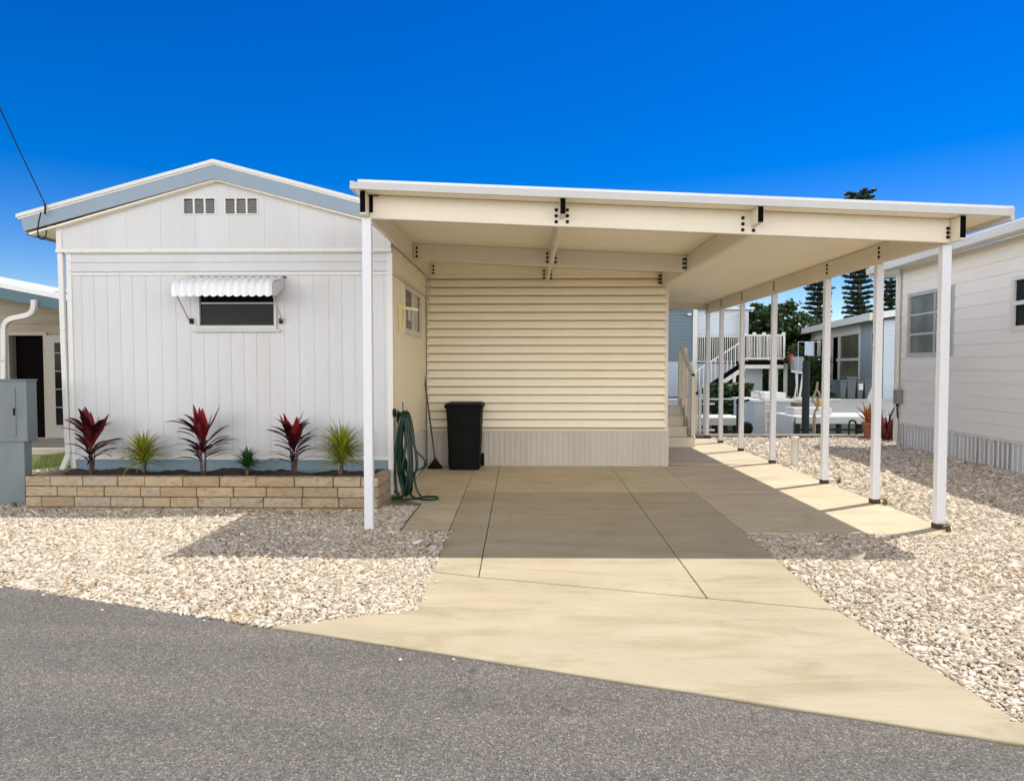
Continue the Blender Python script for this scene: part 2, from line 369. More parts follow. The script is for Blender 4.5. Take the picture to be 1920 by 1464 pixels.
# ------------------------------------------------------------------ ground, canal, far bank
GROUNDM = ground_mat('sandy_ground', [(.3, (.30, .25, .18)), (.7, (.48, .42, .32))], 8, .01)
CY0, CY1 = 14.9, 30.2        # canal between these distances
g = MB(); g.add([(-3000, -300, -.03), (3000, -300, -.03), (3000, CY0, -.03), (-3000, CY0, -.03)], [(0, 1, 2, 3)])
struct(g.build('ground', GROUNDM))
g = MB(); g.add([(-3000, CY1, -.03), (3000, CY1, -.03), (3000, 4000, -.03), (-3000, 4000, -.03)], [(0, 1, 2, 3)])
struct(g.build('far_bank', GRASS))
def water():
    m, nt, b = newmat('canal_water'); L = nt.links.new
    b.inputs['Base Color'].default_value = (.03, .04, .018, 1); b.inputs['Roughness'].default_value = .35; b.inputs['Specular IOR Level'].default_value = .04
    tc = N(nt, 'ShaderNodeTexCoord'); n = N(nt, 'ShaderNodeTexNoise', Scale=2.2, Detail=4.0); L(tc.outputs['Object'], n.inputs[0])
    bp = N(nt, 'ShaderNodeBump', Strength=.6, Distance=.05); L(n.outputs[0], bp.inputs['Height']); L(bp.outputs[0], b.inputs['Normal']); return m
g = MB(); g.add([(-900, CY0-.02, -.95), (900, CY0-.02, -.95), (900, CY1+.02, -.95), (-900, CY1+.02, -.95)], [(0, 1, 2, 3)])
struct(g.build('water', water()))
SEAW = paint('seawall_concrete', (.60, .61, .62), .7, (.35, .34, .3), .5, scale=1.0, stretch=(.3, 1, 1))
m = MB(); m.box(-200, 200, CY0-.18, CY0+.02, -2, .03); m.box(-200, 200, CY0-.30, CY0+.06, .02, .05)
o = m.build('seawall', paint('weathered_cap_concrete', (.30, .27, .21), .8, (.16, .14, .1), .6, scale=3, stretch=(.6, 1, 1))); tag(o, 'low pale concrete seawall with a flat cap along the near canal bank', 'seawall')
m = MB(); m.box(-200, 200, CY1-.02, CY1+.18, -2, 0); m.box(-200, 200, CY1-.08, CY1+.35, .0, .09)
o = m.build('seawall', SEAW); tag(o, 'pale seawall on the far side of the canal under the houses', 'seawall')

# road: everything on the camera's side of the kerbless edge
e0, e1 = Vector((*G(0, 1095), 0)), Vector((*G(1920, 1397), 0))
ed = (e1-e0).normalized(); en = Vector((ed.y, -ed.x, 0))
if en.y > 0: en = -en
road = MB(); a, b_ = e0-ed*150, e1+ed*150
def edge_pt(x):                     # slightly ragged asphalt lip
    t = (x-e0.x)/ed.x; return e0+ed*t
pts = []; A_TIP = G(515, 1172)[0]
xs = np.concatenate([np.linspace(-60, -7, 20), np.arange(-6.9, 9, .05), np.linspace(9.5, 80, 20)])
for x in xs:
    p = edge_pt(x); r_ = (math.sin(x*9.1)*.008+math.sin(x*23.7+1)*.007+random.uniform(-.012, .012))*(1.3 if x < A_TIP else .5)
    pts.append(p-en*(r_))
vs = [(p.x, p.y, -.008) for p in pts]+[(p.x+en.x*30, p.y+en.y*30, -.008) for p in pts]+[(p.x, p.y, -.05) for p in pts]
n_ = len(pts); fs = [(i, n_+i, n_+i+1, i+1) for i in range(n_-1)]+[(2*n_+i, i, i+1, 2*n_+i+1) for i in range(n_-1)]
road.add(vs, fs); struct(road.build('road', ASPH))

# driveway
def off(p, q): return (p[0]+q[0], p[1]+q[1])
RL = lambda px: (lambda x: tuple((edge_pt(x)-en*.012)[:2]))(px)
A = G(515, 1172); B = G(783, 1142); Jl = G(811, 1072); J1 = G(897, 1082); J2 = G(1327, 1122); Jr = G(1570, 1144)
Cc = G(1920, 1356)
_d = Vector((Cc[0]-Jr[0], Cc[1]-Jr[1], 0)); _q = Vector((Jr[0], Jr[1], 0)); _t = (e0-_q).dot(en)/_d.dot(en); far_r = tuple((_q+_d*(_t*.985))[:2])
roadA = RL(A[0]); roadR = RL(far_r[0]+.02)
F1 = G(840, 998); F2 = G(1397, 997)
K0, K1, K2, K3 = G(872, 921), G(928, 921), G(1180, 921), G(1300, 921)
yk = sum(k[1] for k in (K0, K1, K2, K3))/4
yf = (F1[1]+F2[1])/2; F1 = (F1[0], yf); F2 = (F2[0], yf)
K0, K1, K2, K3 = [(k[0], yk) for k in (K0, K1, K2, K3)]
W0, W1, W2, W3 = [(g_[0], 10.42) for g_ in (G(891, 876), G(936, 876), G(1147, 876), G(1247, 876))]
drive = MB(); IN = .004
slab(drive, [roadA, B, Jl, J1, J2, Jr, far_r], inset=0)
slab(drive, [off(Jl,(0,.014)), off(J1,(0,.014)), K1, K0, F1], inset=IN)
slab(drive, [off(J1,(0,.014)), off(J2,(0,.014)), K2, K1], inset=IN)
slab(drive, [off(J2,(0,.014)), off(Jr,(0,.014)), F2, K3, K2], inset=IN)
yf = (F1[1]+F2[1])/2
struct(drive.build('driveway', CONC, bevel=.004, seg=1))
fl = G(706, 990); fr = G(1768, 992)
cs = MB()
XL, XR = -1.54, fr[0]+.06
slab(cs, [(-1.18, yf), (F1[0], yf), K0, (-1.18, yk)], inset=IN)
slab(cs, [(F2[0], yf), (XR, yf), (XR, yk), K3], inset=IN)
slab(cs, [(XL+.36, yk), K0, W0, (XL, 10.42), (XL, 7.9), (XL+.36, 7.6)], inset=IN)
slab(cs, [K0, K1, W1, W0], inset=IN); slab(cs, [K1, K2, W2, W1], inset=IN); slab(cs, [K2, K3, W3, W2], inset=IN)
slab(cs, [K3, (XR, yk), (XR, 10.6), (W3[0], 10.42)], inset=IN)
slab(cs, [(W3[0]-.3, 10.62), (XR, 10.62), (XR, 14.4), (W3[0]-.3, 14.4)], inset=IN)
struct(cs.build('carport_slab', SLABG, bevel=.004, seg=1))
JD = paint('joint_filler', (.06, .05, .04), .9)
# dark earth seen in the joints
jf = MB(); slab(jf, [B, F1, F2, Jr], z=-.018, th=.01, inset=.02); slab(jf, [(-1.1, yf+.02), (XL+.1, 14.3), (XR-.03, 14.3), (XR-.03, yf+.02)], z=-.019, th=.01)
struct(jf.build('joint_bed', JD))
# little grey concrete pad at the left tip of the apron
m = MB(); slab(m, [G(360, 1146), G(400, 1140), G(545, 1158), G(512, 1171)], z=-.002, th=.03); struct(m.build('path', CONCG))

# ------------------------------------------------------------------ gravel: real stones over a bed
left_bed = [tuple((edge_pt(-9))[:2]), tuple((edge_pt(A[0]))[:2]), B, F1, (-1.2, yf), (-1.2, 7.35), (-9, 7.35)]
right_bed = [F2, Jr, far_r, tuple((edge_pt(5.5))[:2]), tuple((edge_pt(9.5))[:2]), (9.5, CY0-.3), (XR, CY0-.3), (XR, yf)]
side_bed = [(-9, 7.3), (-5.55, 7.3), (-5.4, 8), (-5.4, 10.4), (-9, 9.2)]
def inside(P, x, y):
    c = np.zeros(len(x), bool); n = len(P); j = n-1
    for i in range(n):
        xi, yi = P[i]; xj, yj = P[j]
        cond = ((yi > y) != (yj > y)) & (x < (xj-xi)*(y-yi)/((yj-yi)+1e-12)+xi); c ^= cond; j = i
    return c
gb = MB()
for P in (left_bed, right_bed, side_bed): slab(gb, P, z=-.016, th=.01)
bed = gb.build('gravel_bed', GRAVELB); struct(bed)
ico_v = []; phi = (1+5**.5)/2
for a in (-1, 1):
    for b_ in (-phi, phi): ico_v += [(0, a, b_), (a, b_, 0), (b_, 0, a)]
ico_v = np.array(ico_v, float); ico_v /= np.linalg.norm(ico_v[0])
from itertools import combinations
L_ = min(np.linalg.norm(ico_v[0]-ico_v[i]) for i in range(1, 12))
ico_f = []
for t in combinations(range(12), 3):
    if all(abs(np.linalg.norm(ico_v[t[i]]-ico_v[t[j]])-L_) < 1e-3 for i, j in ((0, 1), (1, 2), (0, 2))):
        a, b_, c = t; nrm = np.cross(ico_v[b_]-ico_v[a], ico_v[c]-ico_v[a])
        ico_f.append((a, b_, c) if nrm.dot(ico_v[a]) > 0 else (a, c, b_))
ico_f = np.array(ico_f)
def stones(name, regions, mat_, label):
    VV = []
    for P, y0, y1, dens, size in regions:
        xs = [p[0] for p in P]; ys = [max(y0, min(p[1] for p in P)), min(y1, max(p[1] for p in P))]
        x0, x1 = min(xs), max(xs); n = int((x1-x0)*(ys[1]-ys[0])*dens)
        x = rng.uniform(x0, x1, n); y = rng.uniform(ys[0], ys[1], n)
        # only keep what this camera or a step to its side could see
        k = inside(P, x, y) & (x > -.80*y-1.5) & (x < .80*y+1.5)
        x, y = x[k], y[k]; n = len(x)
        s = size*rng.lognormal(0, .42, n)
        S = np.stack([s*rng.uniform(.8, 2.0, n), s*rng.uniform(.5, .95, n), s*rng.uniform(.25, .5, n)], 1)
        V = ico_v[None]*S[:, None, :]*(1+rng.uniform(-.28, .28, (n, 12, 1)))
        tilt = rng.normal(0, .28, (n, 2)); cz, sz = np.cos(th := rng.uniform(0, 6.283, n)), np.sin(th)
        V[:, :, 2] += V[:, :, 0]*tilt[:, 0:1]+V[:, :, 1]*tilt[:, 1:2]
        X = V[:, :, 0]*cz[:, None]-V[:, :, 1]*sz[:, None]; Y = V[:, :, 0]*sz[:, None]+V[:, :, 1]*cz[:, None]
        zc = -.010+rng.uniform(0, .009, n)*(size/.014)+.006*np.sin(x*3.1+y*1.7)
        V = np.stack([X+x[:, None], Y+y[:, None], V[:, :, 2]+zc[:, None]], 2); VV.append(V)
    V = np.concatenate(VV); n = len(V); Fc = (ico_f[None]+(np.arange(n)*12)[:, None, None]).reshape(-1)
    me = bpy.data.meshes.new(name); me.vertices.add(n*12); me.vertices.foreach_set('co', V.reshape(-1).astype(np.float32))
    nf = n*20; me.loops.add(nf*3); me.loops.foreach_set('vertex_index', Fc.astype(np.int32))
    me.polygons.add(nf); me.polygons.foreach_set('loop_start', (np.arange(nf)*3).astype(np.int32))
    me.update(calc_edges=True); me.materials.append(mat_)
    o = bpy.data.objects.new(name, me); C.objects.link(o); tag(o, label, 'gravel', kind='stuff'); return o
def stone_mat():
    m, nt, b = newmat('pale_shell_stone'); L = nt.links.new
    ge = N(nt, 'ShaderNodeNewGeometry')
    r = ramp(nt, [(0, (.36, .27, .19)), (.11, (.56, .45, .33)), (.3, (.70, .61, .49)), (.6, (.79, .71, .60)), (.85, (.84, .78, .69)), (1, (.62, .56, .48))]); L(ge.outputs['Random Per Island'], r.inputs[0])
    tc = N(nt, 'ShaderNodeTexCoord'); n1 = N(nt, 'ShaderNodeTexNoise', Scale=.9, Detail=5.0, Roughness=.7); L(tc.outputs['Object'], n1.inputs[0])
    r2 = ramp(nt, [(.60, (1, 1, 1)), (.78, (.86, .74, .55))]); L(n1.outputs[0], r2.inputs[0])
    n3 = N(nt, 'ShaderNodeTexNoise', Scale=120.0, Detail=3.0); L(tc.outputs['Object'], n3.inputs[0])
    r3 = ramp(nt, [(.35, (.82, .80, .78)), (.6, (1, 1, 1))]); L(n3.outputs[0], r3.inputs[0])
    mx = N(nt, 'ShaderNodeMix', data_type='RGBA', blend_type='MULTIPLY'); mx.inputs[0].default_value = 1; L(r.outputs[0], mx.inputs[6]); L(r2.outputs[0], mx.inputs[7])
    m2 = N(nt, 'ShaderNodeMix', data_type='RGBA', blend_type='MULTIPLY'); m2.inputs[0].default_value = 1; L(mx.outputs[2], m2.inputs[6]); L(r3.outputs[0], m2.inputs[7])
    L(m2.outputs[2], b.inputs['Base Color']); b.inputs['Roughness'].default_value = .8; b.inputs['Specular IOR Level'].default_value = .2
    bp = N(nt, 'ShaderNodeBump', Strength=.5, Distance=.003); L(n3.outputs[0], bp.inputs['Height']); L(bp.outputs[0], b.inputs['Normal'])
    return m
SM = stone_mat()
stones('gravel', [(left_bed, 0, 7.4, 4200, .0104), (side_bed, 0, 11, 700, .02)], SM, 'cream crushed shell gravel between the road and the brick planter on the left')
stones('gravel', [(right_bed, 0, 6.6, 4200, .0102), (right_bed, 6.6, 9, 2000, .0145), (right_bed, 9, 14.7, 900, .020)], SM, 'cream crushed shell gravel to the right of the driveway beside the white neighbour home')

# stray stones kicked onto the slab edges and the road, and dry leaves on the gravel
m = MB(); rl_ = random.Random(8)
for k in range(34):
    if k % 2: x = rl_.uniform(-5, .2); p = edge_pt(x)-en*(-abs(rl_.gauss(0, .10)))
    else:
        t = rl_.random(); q_ = Vector((*B, 0)).lerp(Vector((*F1, 0)), t) if k % 4 else Vector((*far_r, 0)).lerp(Vector((*F2, 0)), t); p = q_+Vector(((1 if k % 4 else -1)*abs(rl_.gauss(0, .07)), 0, 0))
    s_ = rl_.uniform(.005, .013); m.add([(p.x+v[0]*s_*1.3, p.y+v[1]*s_, .002+s_*.4+v[2]*s_*.6) for v in ico_v], [tuple(f_) for f_ in ico_f])
o = m.build('loose_stones', SM); tag(o, 'loose pale stones strayed onto the driveway edges and the road', 'gravel', kind='stuff')
m = MB()
for k in range(230):
    if k % 3 == 0: x, y = rl_.uniform(-5.8, -1.6), rl_.uniform(6.75, 7.08)
    elif k % 3 == 1: x = rl_.uniform(-4.6, .1); p = edge_pt(x)-en*rl_.uniform(.02, .25); x, y = p.x, p.y
    else: x, y = rl_.uniform(2.6, 6.6), rl_.uniform(3.6, 12)
    if not (inside(left_bed, np.array([x]), np.array([y]))[0] or inside(right_bed, np.array([x]), np.array([y]))[0]): continue
    a = rl_.uniform(0, 6.28); l, w_ = rl_.uniform(.018, .04), rl_.uniform(.006, .014); c, s_ = math.cos(a), math.sin(a); z = .014
    m.add([(x-c*l, y-s_*l, z), (x+s_*w_, y-c*w_, z+rl_.uniform(.002, .012)), (x+c*l, y+s_*l, z+.004), (x-s_*w_, y+c*w_, z+rl_.uniform(.002, .012))], [(0, 1, 2, 3)])
LEAFM = paint('dry_leaf', (.30, .17, .06), .8, (.45, .30, .12), .8, scale=9)
o = m.build('dry_leaves', LEAFM); tag(o, 'scattered dry brown leaves lying on the gravel beds', 'leaves', kind='stuff')
# ================================================================== the mobile home
HY = 7.75; RY = 10.42
hx0 = at(131, 650, HY).x; hx1 = at(735, 650, HY).x
zt = at(400, 471, HY).z; zb = at(400, 858, HY).z
home = thing('mobile_home', 'white gabled mobile home with grooved front wall, blue trim and cream lap sided extension', 'mobile home', ((hx0+hx1)/2, HY+3, 0))
U, NF = (1, 0, 0), (0, -1, 0)
wz0, wz1 = at(445, 612, HY).z, at(445, 548, HY).z; wx0, wx1 = at(374, 600, HY).x, at(517, 600, HY).x
zband = at(400, 516, HY).z
m = MB()
siding(m, (0, HY, 0), U, NF, hx0, hx1, zb, zband, groove_prof(hx0, hx1, .163, .018, gw=.009, gd=.0045, bow=.003, seed=4), 'u', [(wx0, wx1, wz0, wz1+.02)])
siding(m, (0, HY-.004, 0), U, NF, hx0, hx1, zband+.035, zt-.01, lap_prof(zband+.035, zt-.01, .105, .010), 'v')
# solid body behind the siding
m.box(hx0, wx0, HY+.02, HY+9, .05, 2.88); m.box(wx1, hx1-.012, HY+.02, HY+9, .05, 2.88)
m.box(wx0, wx1, HY+.5, HY+9, .05, 2.88); m.box(wx0, wx1, HY+.02, HY+.5, .05, wz0); m.box(wx0, wx1, HY+.02, HY+.5, wz1+.02, 2.88)
m.build('wall', WHITE, home)
# flashing strips and corner boards
for (a, b_, c, d, yy) in ((hx0, hx1, zband, zband+.03, .018), (hx0-.02, hx1+.01, zt-.03, zt+.0, .03), (hx0-.01, hx1+.005, zb-.02, zb+.02, .014)):
    MB().box(a, b_, HY-yy, HY+.01, c, d).build('trim', WHITE2, home)
MB().box(hx0-.012, hx0+.045, HY-.012, HY+.04, .1, zt-.03).build('corner_board', WHITE2, home)
MB().box(hx1-.05, hx1+.012, HY-.016, HY+.045, .05, zt-.03).build('corner_board', WHITE2, home)
# lower blue skirt
m = MB(); siding(m, (0, HY+.01, 0), U, NF, hx0+.02, hx1, 0, zb-.02, rib_prof(hx0+.02, hx1, .30, .006), 'u')
m.box(hx0+.01, hx1-.02, HY+.03, HY+.2, -.02, zb); m.build('skirting', SKIRTB, home)
# gable
GY = HY-.035; px_ = at(400, 300, 7.60); le = at(33, 403, 7.60)
pitch = (px_.z-le.z)/(px_.x-le.x); gx0 = at(108, 440, GY).x
cap = lambda u: px_.z - .20 - abs(u-px_.x)*pitch
gp = [(gx0, 0)]; x = gx0
while x < hx1-.4:
    x += .405; gp += [(x-.004, 0), (x-.002, -.003), (x+.002, -.003), (x+.004, 0)]
gp.append((hx1+.0, 0)); gp = [p for p in gp if p[0] <= hx1]
gp2 = sorted(set(gp+[(px_.x, 0.0)]))
m = MB()
vent_boxes = []
for (xa, xb) in ((344, 405), (422, 484)):
    for k in range(3):
        a0 = xa+(xb-xa)*k/3+1; a1 = xa+(xb-xa)*(k+1)/3-2
        vent_boxes.append((at(a0, 387, GY).x, at(a1, 387, GY).x, at(a0, 401, GY).z, at(a0, 373, GY).z))
siding(m, (0, GY, 0), U, NF, gx0, hx1, zt+.0, 3.2, gp2, 'u', [(v[0], v[1], v[2], v[3]) for v in vent_boxes], None)
# replace flat top by a triangle piece above 3.2 line
m = MB()
zc_ = lambda u: cap(u)
lowz = zt
siding(m, (0, GY, 0), U, NF, gx0, hx1, zt, 9.0, gp2, 'u', vent_boxes, zc_)
m.extr([(gx0, GY+.02, zt+.01), (hx1-.01, GY+.02, zt+.01), (hx1-.01, GY+.02, cap(hx1)-.02), (px_.x, GY+.02, cap(px_.x)-.02), (gx0, GY+.02, cap(gx0)-.02)], (0, .0, 0)) if False else None
m.add([(gx0, GY+.09, zt+.01), (hx1, GY+.09, zt+.01), (hx1, GY+.09, cap(hx1)), (px_.x, GY+.09, cap(px_.x)), (gx0, GY+.09, cap(gx0))], [(0, 1, 2, 3, 4)])
m.box(gx0, gx0+.004, GY, HY+9, zt, cap(gx0))
m.build('gable_wall', WHITE, home)
MB().box(gx0-.012, gx0+.05, GY-.012, GY+.03, zt, cap(gx0)-.0).build('corner_board', WHITE2, home)
MB().box(gx0-.015, hx1+.01, GY-.022, HY+.0, zt-.018, zt+.022).build('trim', WHITE2, home)
for i in range(2):
    grp = vent_boxes[i*3:i*3+3]; x0, x1, z0, z1 = grp[0][0], grp[2][1], grp[0][2], grp[0][3]
    f = MB()
    f.box(x0-.012, x1+.012, GY-.012, GY+.01, z1, z1+.012); f.box(x0-.012, x1+.012, GY-.012, GY+.01, z0-.012, z0)
    for a, b_ in ((x0-.012, x0), (grp[0][1], grp[1][0]), (grp[1][1], grp[2][0]), (x1, x1+.012)): f.box(a, b_, GY-.011, GY+.01, z0, z1)
    vent = f.build('vent', WHITE2, home)
    l = MB(); l.box(x0, x1, GY+.05, GY+.055, z0, z1)
    z = z0+.006
    while z < z1-.01: l.obox(((x0+x1)/2, GY+.02, z), ((x1-x0)/2, 0, 0), (0, .013, .008), (0, -.0006, .001)); z += .018
    l.build('louvre', paint('grey_vent_mesh_%d' % i, (.42, .43, .42), .6), vent)
# gable roof: sloping slabs with overhang, fascia, white metal edge, soffit
FY = 7.60; rex = hx1-.13
def roof_half(xe, ze):
    s = MB(); s.extr([(px_.x, FY, px_.z), (xe, FY, ze), (xe, FY, ze-.05), (px_.x, FY, px_.z-.05)], (0, 10.2, 0)); return s
rz = px_.z-(rex-px_.x)*pitch
rf = roof_half(le.x, le.z); r2 = roof_half(rex, rz); rf.add(r2.v, r2.f)
roof = rf.build('roof', ROOFW, home)
for xe, ze in ((le.x, le.z), (rex, rz)):
    sgn = 1 if xe > px_.x else -1
    f = MB(); f.extr([(px_.x, FY+.006, px_.z-.036), (xe-sgn*.03, FY+.006, ze-.035), (xe-sgn*.06, FY+.006, ze-.185), (px_.x, FY+.006, px_.z-.208)], (0, .03, 0)); f.build('fascia', FASC, home)
    f = MB(); f.extr([(px_.x, FY-.018, px_.z+.006), (xe-sgn*-.012, FY-.018, ze+.006), (xe-sgn*-.012, FY-.018, ze-.034), (px_.x, FY-.018, px_.z-.034)], (0, .016, 0)); f.build('roof_edge', WHITE2, home)
# left eave box with soffit and a blue side fascia
f = MB(); f.box(le.x+.05, le.x+.075, FY+.04, HY+9.5, le.z-.22, le.z-.055); f.build('fascia', SKIRTB, home)
f = MB(); f.add([(le.x+.08, FY+.04, le.z-.19), (gx0, FY+.04, le.z-.12), (gx0, HY+9.5, le.z-.12), (le.x+.08, HY+9.5, le.z-.19)], [(0, 1, 2, 3)]); f.build('soffit', CREAM, home)
# under-roof soffit of the front overhang
for xe, ze in ((le.x+.1, le.z), (rex, rz)):
    f = MB(); f.extr([(px_.x, FY+.03, px_.z-.205), (xe, FY+.03, ze-.17-.03), (xe, FY+.03, ze-.19-.03), (px_.x, FY+.03, px_.z-.22)], (0, HY-FY-.06, 0)); f.build('soffit', CREAM, home)

# front window: frame in the opening, glass, dark room behind, aluminium awning
ww = thing('window', None, None); ww.parent = home; ww.location = (0, 0, 0)
EO = home.location
ww.location = (0, -3.0, 2.2)
f = MB(); fr_ = .03
for (a, b_, c, d) in ((wx0-.02, wx1+.02, wz0-.04, wz0+.012), (wx0-.02, wx1+.02, wz1+.0, wz1+.05), (wx0-.02, wx0+.015, wz0+.012, wz1), (wx1-.015, wx1+.02, wz0+.012, wz1)):
    f.box(a, b_, HY-.028, HY+.05, c, d)
f.build('frame', TRIMG, ww, bevel=.004, seg=1)
zr_ = at(445, 568.5, HY).z
f = MB(); f.box(wx0+.02, wx1-.02, HY-.008, HY+.02, zr_-.008, zr_+.008); f.build('glazing_bar', TRIMG, ww)
f = MB(); f.box(wx0+.02, wx1-.02, HY+.005, HY+.010, wz0+.015, wz1); f.build('pane', GLASS, ww)
f = MB(); f.box(wx0-.05, wx1+.06, HY-.045, HY+.0, wz0-.065, wz0-.04); f.build('sill', TRIMG, ww)
m = MB()   # awning
ax0, ax1 = at(331, 545, HY-.3).x, at(541, 530, HY-.1).x; az1 = at(430, 521, HY-.02).z; az0 = at(430, 553, HY-.38).z; ay = HY-.40
aw = thing('awning', None, None); aw.parent = home; aw.location = (0, -3.1, 2.6)
ax1 = at(509, 545, ay).x; ax0 = at(320, 545, ay).x
nsc = 13; wv = (ax1-ax0)/nsc; cols = []
prof = [(0, az1), (.30, az1-.07), (.36, az1-.10), (.375, az1-.14), (.375, az0)]
steps = nsc*10; vs = []
for i in range(steps+1):
    x = ax0+(ax1-ax0)*i/steps; ph = (i % 10)/10
    bow = .022*abs(math.sin(math.pi*i/10)); 
    for j, (dy, z) in enumerate(prof):
        zz = z+bow if j < 3 else (z-(.022*math.sin(math.pi*ph) if j == 4 else 0))
        yy = HY-.01-dy-(bow if j >= 2 else 0); vs.append((x, yy, zz))
k_ = len(prof); fs = [(i*k_+j, i*k_+j+1, (i+1)*k_+j+1, (i+1)*k_+j) for i in range(steps) for j in range(k_-1)]
m.add(vs, fs, True)
m.build('awning_top', paint('white_awning_enamel', (.84, .84, .86), .3, (.6, .6, .6), .25, scale=6), aw)
for xx, s_ in ((ax0-.003, -1), (ax1+.003, 1)):
    f = MB(); f.extr([(xx, HY-.005, az1+.004), (xx, HY-.37, az1-.10), (xx, HY-.385, az0+.0), (xx, HY-.30, az0-.005), (xx, HY-.04, az1-.12)], (.004*s_, 0, 0)); f.build('side_panel', WHITE, aw)
    f = MB(); f.tube([(xx-.02*s_, HY-.33, az0+.02), (xx-.02*s_, HY-.04, wz0+.07)], .009, 6); f.build('bracket_arm', TRIMG, aw)
    f = MB(); f.box(xx-.04*s_-.015, xx-.04*s_+.015, HY-.045, HY, wz0+.03, wz0+.09); f.build('bracket_foot', DARKM, aw)
f = MB(); f.box(ax0, ax1+.03, HY-.03, HY-.0, az1, az1+.014); f.build('flashing', DARKM, aw)

# downspout on the left corner
f = MB()
pt = [at(114, 476, HY+.0), at(119, 620, HY-.0), at(126, 800, HY-.0), at(129, 852, HY-.02), at(116, 884, HY-.12)]
pt[0].z += .12
for i in range(4): f.bar(pt[i], pt[i+1], .062, .045, up=(0, 1, 0))
f.build('downspout', WHITE2, home, bevel=.008)
# house side wall under the carport
SX = hx1; UY, NR = (0, 1, 0), (1, 0, 0)
sk = .60; sband = at(770, 540, 8.9).z
sw_y0 = atx(757, SX).y; sw_y1 = atx(788, SX).y
def zat(px, py, X):
    d = ray(px, py); t = X/d.x; return H+d.z*t
swz1, swz0 = zat(757, 538, SX), zat(757, 618, SX)
m = MB()
siding(m, (SX, 0, 0), UY, NR, HY+.04, RY, sk, 2.62, groove_prof(HY+.04, RY, .405, gw=.006, gd=.003, bow=0), 'u', [(sw_y0, sw_y1, swz0, swz1)])
siding(m, (SX+.002, 0, 0), UY, NR, HY+.04, RY, 2.66, 3.16, lap_prof(2.66, 3.16, .125, .012), 'v')
SIDEM = paint('cream_side_paint', (.92, .83, .65), .45, (.80, .70, .52), .2)
m.build('side_wall', SIDEM, home)
MB().box(SX-.005, SX+.016, HY+.04, RY, 2.625, 2.66).build('trim', CREAMB, home)
MB().box(SX-.005, SX+.02, HY+.04, RY, sk-.025, sk).build('trim', WHITE2, home)
m = MB(); siding(m, (SX+.004, 0, 0), UY, NR, HY+.04, RY, 0, sk-.025, rib_prof(HY+.04, RY, .6, .004), 'u'); m.build('skirting', WHITE2, home)
sw = thing('window', None, None); sw.parent = home; sw.location = (hx1-EO.x, -2, 2.3)
f = MB()
for (a, b_, c, d) in ((sw_y0-.03, sw_y1+.03, swz0-.05, swz0+.02), (sw_y0-.03, sw_y1+.03, swz1-.02, swz1+.035), (sw_y0-.03, sw_y0+.03, swz0+.02, swz1-.02), (sw_y1-.03, sw_y1+.03, swz0+.02, swz1-.02), ((sw_y0+sw_y1)/2-.02, (sw_y0+sw_y1)/2+.02, swz0+.02, swz1-.02)):
    f.box(SX-.03, SX+.025, a, b_, c, d)
f.build('frame', CREAMB, sw)
f = MB(); f.box(SX-.012, SX-.006, sw_y0+.03, sw_y1-.03, swz0+.02, swz1-.02); f.build('pane', glass('side_window_glass', (.07, .065, .045), .15), sw)
f = MB()
ym_ = (sw_y0+sw_y1)/2
f.box(SX-.006, SX-.002, ym_-.30, ym_-.1, swz0+.14, swz0+.32)
f.build('paper_note', WHITE2, sw)
f = MB(); f.box(SX-.006, SX+.012, ym_+.2, ym_+.225, swz0+.02, swz1-.02); f.box(SX-.006, SX+.012, ym_+.36, ym_+.38, swz0+.02, swz1-.02); f.build('glazing_bar', CREAMB, sw)
def lap_prof2(v0, v1, step):      # deep shadow gap under every board
    p = []; z = v0
    while z < v1-1e-6:
        e = min(z+step, v1); k = (e-z)/step; p += [(z, -.004), (z+.010*k, -.004), (z+.011*k, .026), (z+.026*k, .028), (z+.060*k, .026), (e-.001, .004)][(0 if not p else 0):]; z = e
    return p
# small screw heads along the front wall seams
scr = None
for x_ in np.arange(hx0+.2, hx1-.1, .405):
    for z_, y_ in ((zband+.013, HY-.019), (zt-.0, GY-.023), (zb+.01, HY-.015)):
        if scr is None: scr = MB().lathe((0, 0, 0), [(.001, 0), (.006, 0), (.005, .003), (.001, .004)], 6).build('screw', TRIMG); sc_me = scr.data; bpy.data.objects.remove(scr)
        o = bpy.data.objects.new('screw', sc_me); C.objects.link(o); o.parent = home; o.rotation_euler.x = math.pi/2; o.location = Vector((x_, y_, z_))-home.location
# cream extension: rear wall facing the carport
ex1 = at(1250, 700, RY).x
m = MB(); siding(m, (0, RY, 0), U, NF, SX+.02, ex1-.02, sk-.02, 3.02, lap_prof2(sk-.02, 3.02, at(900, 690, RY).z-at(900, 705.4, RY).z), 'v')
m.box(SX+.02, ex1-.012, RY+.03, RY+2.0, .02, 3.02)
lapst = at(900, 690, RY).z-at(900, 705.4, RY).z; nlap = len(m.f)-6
rw = m.build('rear_wall', [CREAM, paint('lap_shade_paint', (.54, .44, .28), .7, (.30, .22, .12), .5, scale=3)], home)  # second colour paints the shade under each board into the lap lines
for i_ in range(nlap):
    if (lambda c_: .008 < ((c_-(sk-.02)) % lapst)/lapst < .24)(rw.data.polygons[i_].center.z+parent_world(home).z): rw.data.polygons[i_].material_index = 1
MB().box(ex1-.045, ex1+.018, RY-.022, RY+.05, sk-.02, 3.13).build('corner_board', CREAMB, home)
MB().box(SX+.012, SX+.05, RY-.022, RY+.0, sk-.02, 3.13).build('corner_board', CREAMB, home)
m = MB(); siding(m, (0, RY-.045, 0), U, NF, SX+.02, ex1+.03, 0.0, sk-.05, rib_prof(SX+.02, ex1+.03, .083, .012), 'u')
m.box(SX+.02, ex1+.028, RY-.03, RY+.01, 0.0, sk-.05); m.box(ex1-.03, ex1+.028, RY+.01, RY+2.0, 0, sk-.05)
